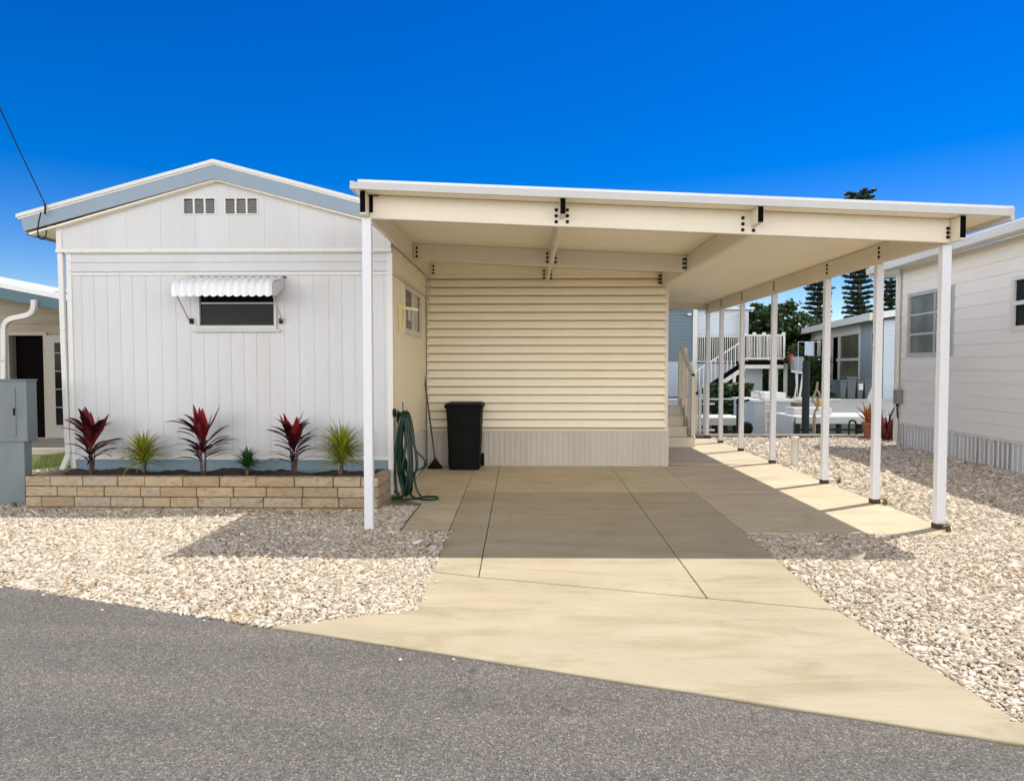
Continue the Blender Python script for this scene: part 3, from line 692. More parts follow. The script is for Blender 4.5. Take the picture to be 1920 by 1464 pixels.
m.build('skirting', paint('white_skirt_panel', (.57, .54, .48), .5, (.40, .33, .24), .35, scale=2), home)
MB().box(SX+.02, ex1+.034, RY-.06, RY-.0, sk-.05, sk-.02).build('trim', CREAMB, home)

# ================================================================== carport
PY = gnd(693, 989).y; PYr = PY
posts_px = [(1760, 990), (1644, 943), (1557, 906), (1470, 868), (1408, 845), (1360, 830), (1327, 820)]
PX = gnd(1760, 990).x
lx = gnd(693, 989).x
zL = at(700, 366, PY).z; zR = at(1765, 410, PY).z
sl = (zR-zL)/(at(1765, 410, PY).x-at(700, 366, PY).x)
zu = lambda x: zL+sl*(x-lx)            # roof underside height
carp = thing('carport', 'cream painted flat metal carport on slim white posts over the driveway', 'carport', (1.2, 9.5, 0))
yF = at(700, 352, PY).y-.0
# front edge distance from the heights: underside at y=352 while beam top at 366
yF = PY*( (zu(lx)-H) / (at(700, 352, PY).z-H) )
yF = min(PY-.24, yF); yB = 14.78
rx0 = at(662, 350, yF).x; rx1 = at(1903, 390, yF).x
print('carport', PY, yF, lx, PX, zL, zR, sl, rx0, rx1)
seams = 9
m = MB()
y = yF+.03; 
BX, BYm = SX+.0, 0
prof_y = []; k = 0
ys = [yF+.03]
while ys[-1] < yB: ys.append(min(ys[-1]+.61, yB))
vs = []
for i in range(len(ys)-1):
    a, b_ = ys[i]+(.004 if i else 0), ys[i+1]-.004
    x0, x1 = rx0+.03, rx1-.03
    m.extr([(x0, a, zu(x0)), (x1, a, zu(x1)), (x1, b_, zu(x1)), (x0, b_, zu(x0))][::-1], (0, 0, .055))
m.add([(rx0+.03, yF+.03, zu(rx0)+.03), (rx1-.03, yF+.03, zu(rx1)+.03), (rx1-.03, yB, zu(rx1)+.03), (rx0+.03, yB, zu(rx0)+.03)], [(0, 1, 2, 3)])
m.build('roof_panel', CEIL, carp)
def edge_strip(a, b_, th, z0, z1, name, mm):
    f = MB(); a, b_ = Vector(a), Vector(b_); d = (b_-a).normalized(); n = Vector((d.y, -d.x, 0))
    f.extr([(a.x, a.y, zu(a.x)+z0), (b_.x, b_.y, zu(b_.x)+z0), (b_.x, b_.y, zu(b_.x)+z1), (a.x, a.y, zu(a.x)+z1)], n*th); return f.build(name, mm, carp)
EDGEM = paint('pale_grey_fascia', (.56, .55, .54), .35, (.6, .58, .55), .15)
edge_strip((rx0, yF+.03, 0), (rx1, yF+.03, 0), .03, -.012, .052, 'fascia', EDGEM)
edge_strip((rx0+.04, yF+.045, 0), (rx1, yF+.045, 0), .035, .054, .078, 'roof_edge', ROOFW)
edge_strip((rx1-.03, yF+.0, 0), (rx1-.03, yB, 0), .03, -.05, .06, 'fascia', EDGEM)
edge_strip((rx0, yB, 0), (rx0, yF, 0), .03, -.01, .06, 'fascia', EDGEM)
edge_strip((rx1, yB-.03, 0), (rx0, yB-.03, 0), .03, -.13, .06, 'fascia', CREAMB)
BH, BW = .222, .052
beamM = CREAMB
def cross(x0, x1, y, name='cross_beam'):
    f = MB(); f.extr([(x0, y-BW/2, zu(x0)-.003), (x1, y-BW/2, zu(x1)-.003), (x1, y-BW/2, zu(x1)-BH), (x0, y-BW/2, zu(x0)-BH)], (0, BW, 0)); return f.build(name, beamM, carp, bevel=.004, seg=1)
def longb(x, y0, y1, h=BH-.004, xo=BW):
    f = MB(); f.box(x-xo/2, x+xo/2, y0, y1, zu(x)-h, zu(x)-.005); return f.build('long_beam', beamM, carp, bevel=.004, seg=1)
xm, x3 = at(1053, 420, PY).x, at(1411, 430, PY).x
y2 = 0
c1 = cross(lx+.03, PX-.03, PY)
yb2 = PY*(at(775, 487, 1).x*0+1)
# second beam from its measured bottom height on the left beam line
yb2 = lx*1.0/ (at(772, 487, 1).x)
yb3 = RY-.04
print('beam2 y', yb2)
c2 = cross(lx+.03, x3-.03, yb2)
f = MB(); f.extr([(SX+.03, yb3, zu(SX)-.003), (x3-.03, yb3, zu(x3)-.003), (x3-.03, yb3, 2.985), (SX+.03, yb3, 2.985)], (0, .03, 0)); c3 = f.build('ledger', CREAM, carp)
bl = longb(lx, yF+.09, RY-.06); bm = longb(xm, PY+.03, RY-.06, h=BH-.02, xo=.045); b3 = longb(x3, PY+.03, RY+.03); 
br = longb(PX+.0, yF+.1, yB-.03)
for xx in (xm, x3):
    s_ = MB(); s_.box(xx-.025, xx+.025, yF+.05, PY-.028, zu(xx)-.15, zu(xx)-.004); st = s_.build('beam_stub', beamM, carp)
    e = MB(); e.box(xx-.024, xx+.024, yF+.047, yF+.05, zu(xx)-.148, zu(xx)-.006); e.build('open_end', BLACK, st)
for b_, xx, yy in ((bl, lx, yF+.087), (br, PX, yF+.097)):
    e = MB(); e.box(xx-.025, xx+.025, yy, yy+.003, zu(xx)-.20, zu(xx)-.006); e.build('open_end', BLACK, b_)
# bolts
bolt_me = None
def bolt(parent, p, ax, r=.017):
    global bolt_me
    if bolt_me is None:
        f = MB(); f.lathe((0, 0, 0), [(0.004, -.002), (r, -.002), (r, .006), (r*.6, .012), (.003, .013)], 10, True)
        o = f.build('bolt', DARKM); bolt_me = o.data; bpy.data.objects.remove(o)
    o = bpy.data.objects.new('bolt', bolt_me); C.objects.link(o); o.parent = parent
    o.rotation_euler = (math.pi/2, 0, 0) if ax == 'y' else (0, math.pi/2, 0) if ax == 'x' else (0, -math.pi/2, 0)
    o.location = Vector(p)-parent_world(parent)
yy = PY-BW/2-.001
for xx, cols in ((xm, (-.052, .052)), (x3, (-.10, .0))):
    for c_ in cols:
        for dz in ((.07, .125, .18) if not (xx == x3 and c_ == 0) else (.185,)): bolt(c1, (xx+c_, yy, zu(xx)-dz), 'y')
for dz in (.06, .10, .14): bolt(c1, (PX-.05, yy, zu(PX)-dz-.03), 'y')
f = MB(); f.box(lx+.03, lx+.062, yy-.006, yy, zu(lx)-.17, zu(lx)-.012); f.box(lx+.03, lx+.12, yy-.006, yy, zu(lx)-.016, zu(lx)-.008); f.build('bracket', BLACK, carp)
for cb, yb_ in ((c2, yb2), (c3, yb3)):
    y_ = yb_-BW/2-.001 if cb is c2 else yb_-.004
    for xx in (lx+.07, xm-.055, xm+.055, x3-.065, x3-.034):
        for dz in (.06, .115, .17): bolt(cb, (xx, y_, zu(xx)-dz), 'y', .017)
for i, (a, b_) in enumerate(posts_px[1:]):
    gy = gnd(a, b_).y
    for dz in (.05, .10, .15): bolt(br, (PX-.028, gy-.045, zu(PX)-dz), 'xx')
# a thin conduit along the left beam
f = MB(); f.tube([(lx+.035, PY+.6, zu(lx)-BH-.03), (lx+.035, RY-.1, zu(lx)-BH-.03), (SX+.04, RY-.1, 2.2)], .009, 6); f.build('conduit', CREAMB, carp)
# posts
def make_post(x, y, top, w_=.076, d_=.076, grp=True):
    p = thing('post', None, None); p.parent = carp; p.location = (x-carp.location.x, y-carp.location.y, 0)
    f = MB(); f.box(x-w_/2, x+w_/2, y-d_/2, y+d_/2, .035, top); f.build('shaft', POST, p, bevel=.007, seg=2)
    f = MB(); f.box(x-w_/2-.006, x+w_/2+.006, y-d_/2-.006, y+d_/2+.006, -.02, .05); f.build('foot', FOOT, p, bevel=.004, seg=1)
    return p
p0 = make_post(lx, PY, zu(lx)-.165, .086); bpy.data.objects.remove([c for c in children(p0) if c.name.startswith('foot')][0]); children(p0)[0].data.transform(Matrix.Translation((0, 0, -.05)))
for i, (a, b_) in enumerate(posts_px):
    g_ = gnd(a, b_); make_post(PX+(0 if i == 0 else .0), g_.y, zu(PX)-BH+.001 if i == 0 else zu(PX)-BH+.001, .086 if i == 0 else .08)
    print('post', i, round(g_.x, 2), round(g_.y, 2))
# ================================================================== planter
pz = at(300, 893, 7.12).z
pl = thing('brick_planter', 'low planter of tan stone blocks holding red and green plants along the white wall', 'planter', (-3.5, 7.4, 0))
def block_mat():
    m, nt, b = newmat('tan_stone_block'); L = nt.links.new
    ge = N(nt, 'ShaderNodeNewGeometry'); tc = N(nt, 'ShaderNodeTexCoord')
    r = ramp(nt, [(0, (.36, .27, .17)), (.3, (.42, .325, .21)), (.6, (.46, .365, .25)), (.85, (.41, .34, .255)), (1, (.49, .40, .29))]); L(ge.outputs['Random Per Island'], r.inputs[0])
    mp = N(nt, 'ShaderNodeMapping'); mp.inputs['Scale'].default_value = (1, 1, 2.5); L(tc.outputs['Object'], mp.inputs[0])
    n = N(nt, 'ShaderNodeTexNoise', Scale=9.0, Detail=8.0, Roughness=.7, Distortion=1.5); L(mp.outputs[0], n.inputs[0])
    r2 = ramp(nt, [(.30, (.36, .29, .21)), (.47, (.92, .88, .82)), (.6, (1, 1, 1)), (.75, (1.15, 1.12, 1.05))]); L(n.outputs[0], r2.inputs[0])
    mx = N(nt, 'ShaderNodeMix', data_type='RGBA', blend_type='MULTIPLY'); mx.inputs[0].default_value = .9; L(r.outputs[0], mx.inputs[6]); L(r2.outputs[0], mx.inputs[7])
    L(mx.outputs[2], b.inputs['Base Color']); b.inputs['Roughness'].default_value = .85
    bp = N(nt, 'ShaderNodeBump', Strength=1.0, Distance=.012); L(n.outputs[0], bp.inputs['Height']); L(bp.outputs[0], b.inputs['Normal']); return m
BLK = block_mat()
rr = random.Random(5)
pf0, pf1 = Vector((at(47, 930, 7.12).x, 7.12, 0)), Vector((at(708, 930, 7.12).x, 7.12, 0))
runs = [(pf0, pf1), (pf1, Vector((at(729, 930, 7.55).x, 7.70, 0))), (pf0+Vector((0, .02, 0)), pf0+Vector((.0, .62, 0)))]
m = MB(); nc = 4; ch = pz/3.18
for (a, b_) in runs:
    d = (b_-a); Ln = d.length; d.normalize(); nn = Vector((-d.y, d.x, 0))
    if (a, b_) == (pf0, pf1): pass
    for c_ in range(nc):
        z0 = pz-(c_+1)*ch; x = -rr.uniform(0, .25) if c_ else -.02
        while x < Ln:
            l = rr.choice([.22, .40, .36, .42, .30, .38]); x0, x1 = max(0, x), min(Ln, x+l)
            if x1-x0 > .03:
                j = rr.uniform(-.006, .006); ctr = a+d*((x0+x1)/2)+nn*(.05 if (a, b_) != runs[2] else -.05)+Vector((0, 0, z0+ch/2))
                m.obox(ctr+nn*(-j), d*((x1-x0)/2-.004), nn*.05, Vector((0, 0, ch/2-.004)))
            x += l
o = m.build('block_wall', BLK, pl, bevel=.009, seg=2)
m = MB()
for (a, b_) in runs[:1]: m.box(a.x+.02, b_.x-.02, 7.15, 7.20, -.05, pz-.012)
a, b_ = runs[1]; m.bar(a+Vector((-.04, .05, pz/2-.01)), b_+Vector((-.05, 0, pz/2-.01)), .06, pz-.03)
m.build('mortar', JD, pl)
m = MB(); nx, ny = 90, 12; vs = []
for i in range(nx+1):
    for j in range(ny+1):
        x = pf0.x+.1+(pf1.x-pf0.x-.16)*i/nx; y = 7.19+(HY-7.19)*j/ny
        vs.append((x, y, pz-.035+.03*math.sin(x*7+y*9)*math.sin(x*3.1)+random.uniform(-.008, .014)))
m.add(vs, [(i*(ny+1)+j, (i+1)*(ny+1)+j, (i+1)*(ny+1)+j+1, i*(ny+1)+j+1) for i in range(nx) for j in range(ny)])
m.build('soil', SOIL, pl)

# ================================================================== plants
def leaf_mat(name, c0, c1, tip=None, rough=.38, trans=.12):
    m, nt, b = newmat(name); L = nt.links.new
    ge = N(nt, 'ShaderNodeNewGeometry'); r = ramp(nt, [(0, c0), (1, c1)]); L(ge.outputs['Random Per Island'], r.inputs[0])
    tc = N(nt, 'ShaderNodeTexCoord'); n = N(nt, 'ShaderNodeTexNoise', Scale=14.0, Detail=4.0); L(tc.outputs['Object'], n.inputs[0])
    r2 = ramp(nt, [(.35, (.7, .7, .7)), (.7, (1.1, 1.1, 1.1))]); L(n.outputs[0], r2.inputs[0])
    mx = N(nt, 'ShaderNodeMix', data_type='RGBA', blend_type='MULTIPLY'); mx.inputs[0].default_value = 1; L(r.outputs[0], mx.inputs[6]); L(r2.outputs[0], mx.inputs[7])
    L(mx.outputs[2], b.inputs['Base Color']); b.inputs['Roughness'].default_value = rough
    tr = N(nt, 'ShaderNodeBsdfTranslucent'); L(mx.outputs[2], tr.inputs[0]); ms = N(nt, 'ShaderNodeMixShader'); ms.inputs[0].default_value = trans
    out = [x for x in nt.nodes if x.type == 'OUTPUT_MATERIAL'][0]; L(b.outputs[0], ms.inputs[1]); L(tr.outputs[0], ms.inputs[2]); L(ms.outputs[0], out.inputs[0]); return m
RED = leaf_mat('burgundy_leaf', (.12, .006, .010), (.34, .018, .020), trans=.3)
DKRED = leaf_mat('dark_burgundy_leaf', (.022, .004, .008), (.11, .010, .016))
YEL = leaf_mat('yellow_green_blade', (.20, .25, .015), (.48, .48, .05), trans=.3)
GRN = leaf_mat('green_blade', (.02, .07, .015), (.06, .15, .03), trans=.2)
STEM = leaf_mat('brown_stem', (.05, .02, .02), (.10, .05, .04), trans=0)
def blade(m, base, az, el, ln, wd, droop, n=8, fold=.25, wide=.45, r=random):
    p = Vector(base); h = Vector((math.cos(az), math.sin(az), 0)); e = el; s = Vector((-h.y, h.x, 0)); tw = r.uniform(-.5, .5)
    vs = []; st = ln/n
    for i in range(n+1):
        t = i/n; k = math.sin(math.pi*min(1, max(0, t))**wide) if wide < 1 else math.sin(math.pi*t)
        wi = wd*max(.03, (t/wide if t < wide else (1-t)/(1-wide))**.75 if 0 < t < 1 else .03)*.5
        tang = h*math.cos(e)+Vector((0, 0, math.sin(e))); nrm = s.cross(tang)
        sv = (s*math.cos(tw*t)+nrm*math.sin(tw*t))
        vs += [p-sv*wi+nrm*wi*fold, p, p+sv*wi+nrm*wi*fold]
        p = p+tang*st; e -= droop*st/ln*(.5+t)
    f = []
    for i in range(n): b_ = i*3; f += [(b_, b_+1, b_+4, b_+3), (b_+1, b_+2, b_+5, b_+4)]
    m.add(vs, f, True)
def cordyline(loc, label, seed, sc=1.0, mats=(RED, DKRED)):
    r = random.Random(seed); t = thing('cordyline', label, 'plant', loc, 'red cordylines in the planter')
    tops = []; s = MB()
    for k in range(5):
        a = r.uniform(0, 6.28); sp = r.uniform(.02, .07); hgt = r.uniform(.22, .42)*sc
        b0 = Vector(loc)+Vector((math.cos(a)*.015, math.sin(a)*.015, -.03)); tp = Vector(loc)+Vector((math.cos(a)*sp, math.sin(a)*sp*.6, hgt))
        s.tube([b0, (b0+tp)/2+Vector((0, 0, .01)), tp], [.010*sc, .008*sc, .006*sc], 7); tops.append(tp)
    s.build('stem', STEM, t)
    c = MB(); d = MB(); top = Vector(loc)+Vector((0, 0, .40*sc))
    for k in range(6):                                   # upright broad red leaves
        az = [.15, 3.0, .6, 2.5, 4.4, 5.2][k]+r.uniform(-.2, .2)
        blade(c, top+Vector((0, 0, r.uniform(-.12, .02))), az, R(r.uniform(66, 80)), r.uniform(.34, .45)*sc, r.uniform(.10, .125)*sc, r.uniform(.0, .3), wide=.5, r=r)
    for k in range(40):                                  # arching darker leaves
        lv = r.random(); az = r.uniform(0, 6.283)
        base = Vector(loc)+Vector((r.uniform(-.02, .02), r.uniform(-.02, .02), (.12+.30*lv)*sc))
        blade(d, base, az, R(34+38*lv+r.uniform(-9, 9)), r.uniform(.34, .50)*sc*(.75+.25*lv), r.uniform(.065, .095)*sc*(.5+.5*lv), r.uniform(.9, 1.7), wide=.55, r=r)
    c.build('red_leaves', mats[0], t); d.build('dark_leaves', mats[1], t); return t
def tuft(name, loc, label, seed, n, hgt, spread, wd, mm, group=None):
    r = random.Random(seed); t = thing(name, label, 'plant', loc, group); m = MB()
    for k in range(n):
        el = R(-8+95*r.random()); az = r.uniform(0, 6.283)
        base = Vector(loc)+Vector((r.uniform(-.02, .02), r.uniform(-.02, .02), r.uniform(.25, .55)*hgt))
        blade(m, base, az, el, hgt*r.uniform(.55, .75), wd*r.uniform(.7, 1.2), r.uniform(.5, 1.3), n=6, wide=.3, r=r)
    m.build('foliage', mm, t)
    s = MB(); s.tube([Vector(loc)+Vector((0, 0, -.05)), Vector(loc)+Vector((0, 0, .5*hgt))], [.03, .018], 7); s.build('stem', STEM, t); return t
PLY = 7.45
def pp(px): v = at(px, 890, PLY); v.z = pz-.03; return v
cordyline(pp(172), 'red leaved cordyline at the left end of the planter by the downspout', 21, .98)
cordyline(pp(382), 'red leaved cordyline under the awning window in the middle of the planter', 22, 1.03)
cordyline(pp(551), 'red leaved cordyline with two widely parted upright leaves, right of the small green plant', 27, .93)
tuft('spiky_plant', pp(270), 'yellow green spiky plant between the two left cordylines', 31, 230, .47, .3, .022, YEL, 'yellow green spiky plants in the planter')
tuft('spiky_plant', pp(640), 'larger yellow green spiky plant beside the white carport post', 32, 280, .55, .34, .022, YEL, 'yellow green spiky plants in the planter')
tuft('small_green_plant', pp(464), 'small dark green bushy plant low in the middle of the planter', 33, 150, .28, .2, .026, GRN)

# ================================================================== utility cabinet at the left edge
UB = paint('blue_grey_cabinet_paint', (.17, .205, .225), .5, (.11, .115, .11), .7, scale=2.5, bump=.02, bscale=40)
gy = 7.3; cx0, cx1 = at(-45, 800, gy).x, at(46, 800, gy).x; ctop = at(20, 711, gy).z; cz_l = at(20, 828, gy).z
cab = thing('utility_cabinet', 'blue grey metal utility cabinet standing at the left edge of the gravel', 'utility box', ((cx0+cx1)/2, gy, 0))
f = MB(); f.box(cx0, cx1-.01, gy, gy+.12, -.02, ctop-.03); f.build('body', UB, cab, bevel=.008)
f = MB(); f.box(cx0-.02, cx1+.055, gy-.03, gy+.13, cz_l, ctop-.02); f.build('hood', UB, cab, bevel=.01)
f = MB(); f.box(cx0-.03, cx1+.06, gy-.04, gy+.14, ctop-.02, ctop); f.build('lid', UB, cab, bevel=.006)
f = MB(); f.box(cx0+.05, cx1-.07, gy-.036, gy-.03, cz_l+.06, ctop-.09); f.build('door', UB, cab, bevel=.003)
f = MB(); f.box(cx1-.09, cx1-.075, gy-.048, gy-.036, (cz_l+ctop)/2-.05, (cz_l+ctop)/2+.03); f.build('latch', DARKM, cab)

# ================================================================== bin, broom, hose, bracket
by = 9.85; bxc = at(869, 860, by).x; bh = at(869, 756, by).z
bn = thing('trash_bin', 'black wheeled trash bin standing against the cream wall', 'trash bin', (bxc, by+.3, 0))
def ring(w_, d_, z, yo=0, r=.05, n=5):
    o_ = []
    for (sx, sy, a0) in ((1, -1, -90), (1, 1, 0), (-1, 1, 90), (-1, -1, 180)):
        for k in range(n):
            a = R(a0+90*k/(n-1)); o_.append((bxc+sx*(w_/2-r)+r*math.cos(a), by+.3+yo+sy*(d_/2-r)+r*math.sin(a), z))
    return o_
def loft(mb, rings, smooth=False):
    n = len(rings[0]); vs = [p for r_ in rings for p in r_]
    mb.add(vs, [(i*n+k, i*n+(k+1) % n, (i+1)*n+(k+1) % n, (i+1)*n+k) for i in range(len(rings)-1) for k in range(n)], smooth)
    mb.add(rings[0], [tuple(range(n))[::-1]]); mb.add(rings[-1], [tuple(range(n))]); return mb
f = MB(); loft(f, [ring(.45, .47, .0), ring(.46, .48, .03), ring(.515, .56, bh-.16), ring(.53, .58, bh-.15), ring(.53, .58, bh-.09), ring(.545, .60, bh-.085), ring(.545, .60, bh-.07)]); f.build('body', BINP, bn)
f = MB(); loft(f, [ring(.575, .64, bh-.068, -.005), ring(.58, .645, bh-.05, -.005), ring(.56, .62, bh-.018, -.005), ring(.50, .54, bh, 0)]); f.build('lid', BINP, bn)
f = MB()
for s_ in (-1, 1): f.box(bxc+s_*.14-.02, bxc+s_*.14+.02, by+.6, by+.66, bh-.12, bh-.05)
f.tube([(bxc-.2, by+.63, bh-.08), (bxc+.2, by+.63, bh-.08)], .014, 8); f.build('handle', BINP, bn)
for s_ in (-1, 1):
    f = MB(); f.lathe((0, 0, 0), [(.02, -.025), (.085, -.025), (.1, -.015), (.1, .015), (.085, .025), (.02, .025)], 20); f.rot(Matrix.Translation((bxc+s_*.255, by+.53, .10)) @ Matrix.Rotation(math.pi/2, 4, 'Y')); f.build('wheel', DARKM, bn)
f = MB(); f.box(bxc-.15, bxc+.15, by+.012, by+.022, .30, .62); f.build('front_panel', BINP, bn, bevel=.006)
# broom
b0 = at(816, 872, 10.05); b0.z = .03; b1 = at(793, 686, 10.30)
br_ = thing('broom', 'dark long handled broom leaning in the corner left of the black bin', 'broom', (b0.x, b0.y, 0))
f = MB(); f.tube([b0+Vector((0, 0, .09)), b1], .012, 8); f.build('handle', paint('dark_brown_pole', (.10, .05, .04), .5), br_)
f = MB(); rb = random.Random(9)
for k in range(160):
    a = rb.uniform(0, 6.28); q = math.sqrt(rb.random()); f.tube([(b0.x+math.cos(a)*.03*q, b0.y+math.sin(a)*.02*q, .12), (b0.x+math.cos(a)*.13*q, b0.y+math.sin(a)*.06*q, 0.003)], .004, 3, cap=False)
f.build('bristles', DARKM, br_)
f = MB(); f.lathe((b0.x, b0.y, .11), [(.012, .05), (.03, .02), (.045, 0), (.04, -.02)][::-1], 12); f.build('ferrule', DARKM, br_)
# hose
HG = leaf_mat('green_hose_rubber', (.002, .028, .016), (.003, .042, .022), rough=.3, trans=0)
HG2 = HG
hc = Vector((hx1+.13, HY+.04, 0)); htop = at(757, 770, HY).z
hs = thing('garden_hose', 'dark green garden hose looped on a hanger at the corner of the home', 'garden hose', (hc.x, hc.y, 0))
f = MB(); rh = random.Random(3)
pts_ = []
nl = 12
for k in range(nl):
    top_ = htop-.03+rh.uniform(-.02, .02); bot = rh.uniform(.02, .30) if k % 3 else rh.uniform(.01, .06); wdt = rh.uniform(.03, .085); dx = rh.uniform(-.04, .05); dy = rh.uniform(-.07, .08)
    for i in range(24):
        a = -math.pi/2+2*math.pi*i/24; cz_ = (top_+bot)/2; hz = (top_-bot)/2
        u_ = math.cos(a+math.pi) ; v_ = math.sin(a+math.pi)
        nar = .55+.45*(1-max(0, v_))**.8 if v_ > 0 else 1.0+.25*max(0, -v_)
        swing = max(0, -v_)*dx*1.5
        pts_.append(Vector((hc.x+dx*.5+swing+u_*wdt*nar, hc.y+dy+(k-nl/2)*.012+.02*math.sin(a*2), cz_+hz*v_)))
f.tube(pts_, .0145, 7); 
f.build('coil', HG, hs)
f = MB(); pt = [Vector(p) for p in ((hc.x-.12, hc.y-.06, .02), (hc.x-.02, hc.y-.16, .015), (hc.x+.14, hc.y-.12, .014), (hc.x+.22, hc.y-.0, .014), (hc.x+.36, hc.y+.02, .014), (hc.x+.40, hc.y-.10, .014), (hc.x+.28, hc.y-.16, .014), (hc.x+.12, hc.y-.1, .03), (hc.x+.05, hc.y, .1))]
def smooth_pts(P, n=6):
    o_ = []
    for i in range(len(P)-1):
        p0, p1, p2, p3 = P[max(i-1, 0)], P[i], P[i+1], P[min(i+2, len(P)-1)]
        for k in range(n):
            t = k/n; o_.append(.5*((2*p1)+(p2-p0)*t+(2*p0-5*p1+4*p2-p3)*t*t+(3*p1-p0-3*p2+p3)*t**3))
    o_.append(P[-1]); return o_
f.tube(smooth_pts(pt), .0125, 7)
lp = [Vector(p) for p in ((hc.x+.02, hc.y, htop-.05), (hc.x+.10, hc.y-.02, .72), (hc.x+.13, hc.y-.02, .58), (hc.x+.24, hc.y-.02, .45), (hc.x+.22, hc.y, .36), (hc.x+.12, hc.y, .30), (hc.x+.14, hc.y, .12), (hc.x+.2, hc.y-.02, .02))]
f.tube(smooth_pts(lp), .0125, 7)
lp = [Vector(p) for p in ((hc.x-.08, hc.y-.03, .62), (hc.x-.17, hc.y-.03, .50), (hc.x-.15, hc.y-.03, .34), (hc.x-.16, hc.y, .15), (hc.x-.06, hc.y, .03))]
f.tube(smooth_pts(lp), .0125, 7)
f.build('loose_end', HG, hs)
f = MB(); f.lathe((0, 0, 0), [(.01, -.06), (.07, -.06), (.09, -.05), (.06, -.045), (.06, .04), (.09, .05), (.01, .05)], 18); f.rot(Matrix.Translation((hc.x-.03, hc.y+.06, htop-.08)) @ Matrix.Rotation(math.pi/2, 4, 'Y')); f.build('hanger', HG, hs)
f = MB(); f.tube([(hc.x-.02, hc.y+.03, htop), (hc.x-.02, hc.y+.03, htop+.10)], .006, 6); f.lathe((hc.x-.10, HY-.03, htop-.02), [(.01, -.05), (.022, -.04), (.022, .03), (.012, .05)], 10); f.build('tap', DARKM, hs)
# yellowed bracket on the side wall
YM = paint('yellowed_paint', (.70, .60, .30), .5)
bk = thing('wall_bracket', 'small yellowed bracket beside the side window of the home', 'bracket', (hx1+.05, 8.15, 2.2))
f = MB(); by_ = 8.12; f.box(hx1+.01, hx1+.05, by_-.02, by_+.02, 1.98, 2.30); f.build('plate', YM, bk)
f = MB(); f.bar((hx1+.03, by_-.0, 2.27), (hx1+.24, by_+.05, 2.24), .035, .03); f.build('arm', YM, bk)
f = MB(); f.tube([(hx1+.09, by_, 2.25), (hx1+.09, by_, 2.0)], .007, 6); f.build('prong', YM, bk)

# ================================================================== steps behind the extension
st = thing('porch_steps', 'cream wooden steps with slatted handrail behind the cream extension', 'steps', (3.0, 13, 0))
sy = gnd(1275, 838).y; sx0, sx1 = at(1240, 830, sy).x, at(1303, 830, sy).x
zs = [at(1275, yy_, sy).z for yy_ in (838, 817)]
rise = .185
for k in range(4):
    f = MB(); x1_ = sx1 if k == 0 else sx1-.09
    f.box(sx0-.3, x1_, sy+k*.28, sy+1.3, k*rise, (k+1)*rise-.03); f.build('riser', CREAMB, st)
    f = MB(); f.box(sx0-.3, x1_+.01, sy-.025+k*.28, sy+k*.28+.28, (k+1)*rise-.03, (k+1)*rise); f.build('tread', CREAMB, st)
for k, (pxx, ytop, zz) in enumerate(((1297, 700, 0),)):
    x = at(1299, 800, sy+.1).x; f = MB(); f.box(x-.04, x+.04, sy+.06, sy+.14, .0, at(1299, 705, sy+.1).z); f.build('newel_post', CREAMB, st, bevel=.005)
    f = MB(); f.lathe((x, sy+.1, at(1299, 705, sy+.1).z), [(.03, 0), (.035, .02), (.02, .045), (.004, .05)], 10); f.build('post_cap', DARKM, st)
ytops = sy+1.1
for px0, px1, yt in ((1272, 1279, 655), (1281, 1288, 652)):
    x0, x1 = at(px0, 700, ytops).x, at(px1, 700, ytops).x; f = MB(); f.box(x0, x1, ytops-.03, ytops+.03, .7, at(px0, yt, ytops).z); f.build('newel_post', CREAMB, st, bevel=.004)
xr = at(1299, 800, sy+.1).x-.02
f = MB(); f.bar((xr, sy+.12, 1.42), (xr-.02, sy+1.05, 1.98), .05, .09); f.build('handrail', CREAMB, st)
for k in range(3):
    yy_ = sy+.3+k*.28; zt_ = 1.42+(yy_-sy-.12)*.6; f = MB(); f.box(xr-.02, xr+.02, yy_-.012, yy_+.012, .2+k*.1, zt_); f.build('baluster', CREAMB, st)
f = MB(); f.extr([(sx1-.03, sy+.02, .19), (sx1-.03, sy+1.3, 1.05), (sx1-.03, sy+1.3, .8), (sx1-.03, sy+.25, .0)], (.03, 0, 0)); f.build('stringer', CREAMB, st)

# PVC pipe stub
v = gnd(1490, 872); f = MB(); hh = at(1490, 818, v.y).z
f.lathe((v.x, v.y, 0), [(.055, -.03), (.055, hh-.05), (.062, hh-.05), (.062, hh-.01), (.05, hh), (.005, hh+.004)], 20)
o = f.build('pipe_stub', WHITE2); tag(o, 'short capped white pipe standing in the gravel between the third and fourth posts', 'pipe')

# overhead service wire with drip loop
wa = at(85, 380, FY-.02); wz_ = Vector((-14, 3.2, 9.5))
d0 = at(0, 195, 5.2)
f = MB(); s0 = at(84, 382, FY-.03)
dirv = (at(0, 195, 5.9)-s0)
far = s0+dirv*3.0
P = []
for i in range(41):
    t = i/40; p = s0.lerp(far, t); p = p+Vector((0, 0, -.9*t*(1-t)*.22)); P.append(p)
f.tube(P, .006, 5)
q = [s0, at(85, 392, FY-.04), at(84, 402, FY-.03)]; f.tube(q, .010, 6)
lo = [at(77, 398, FY-.05), at(72, 420, FY-.05), at(71, 438, FY-.04), at(76, 448, FY-.03), at(84, 446, FY), at(87, 435, FY+.05), at(86, 416, FY+.1), at(104, 422, FY+.2)]
f.tube(smooth_pts(lo), .007, 6)
o = f.build('service_wire', DARKM); tag(o, 'thin dark overhead wire running to the left eave of the white home', 'wire')

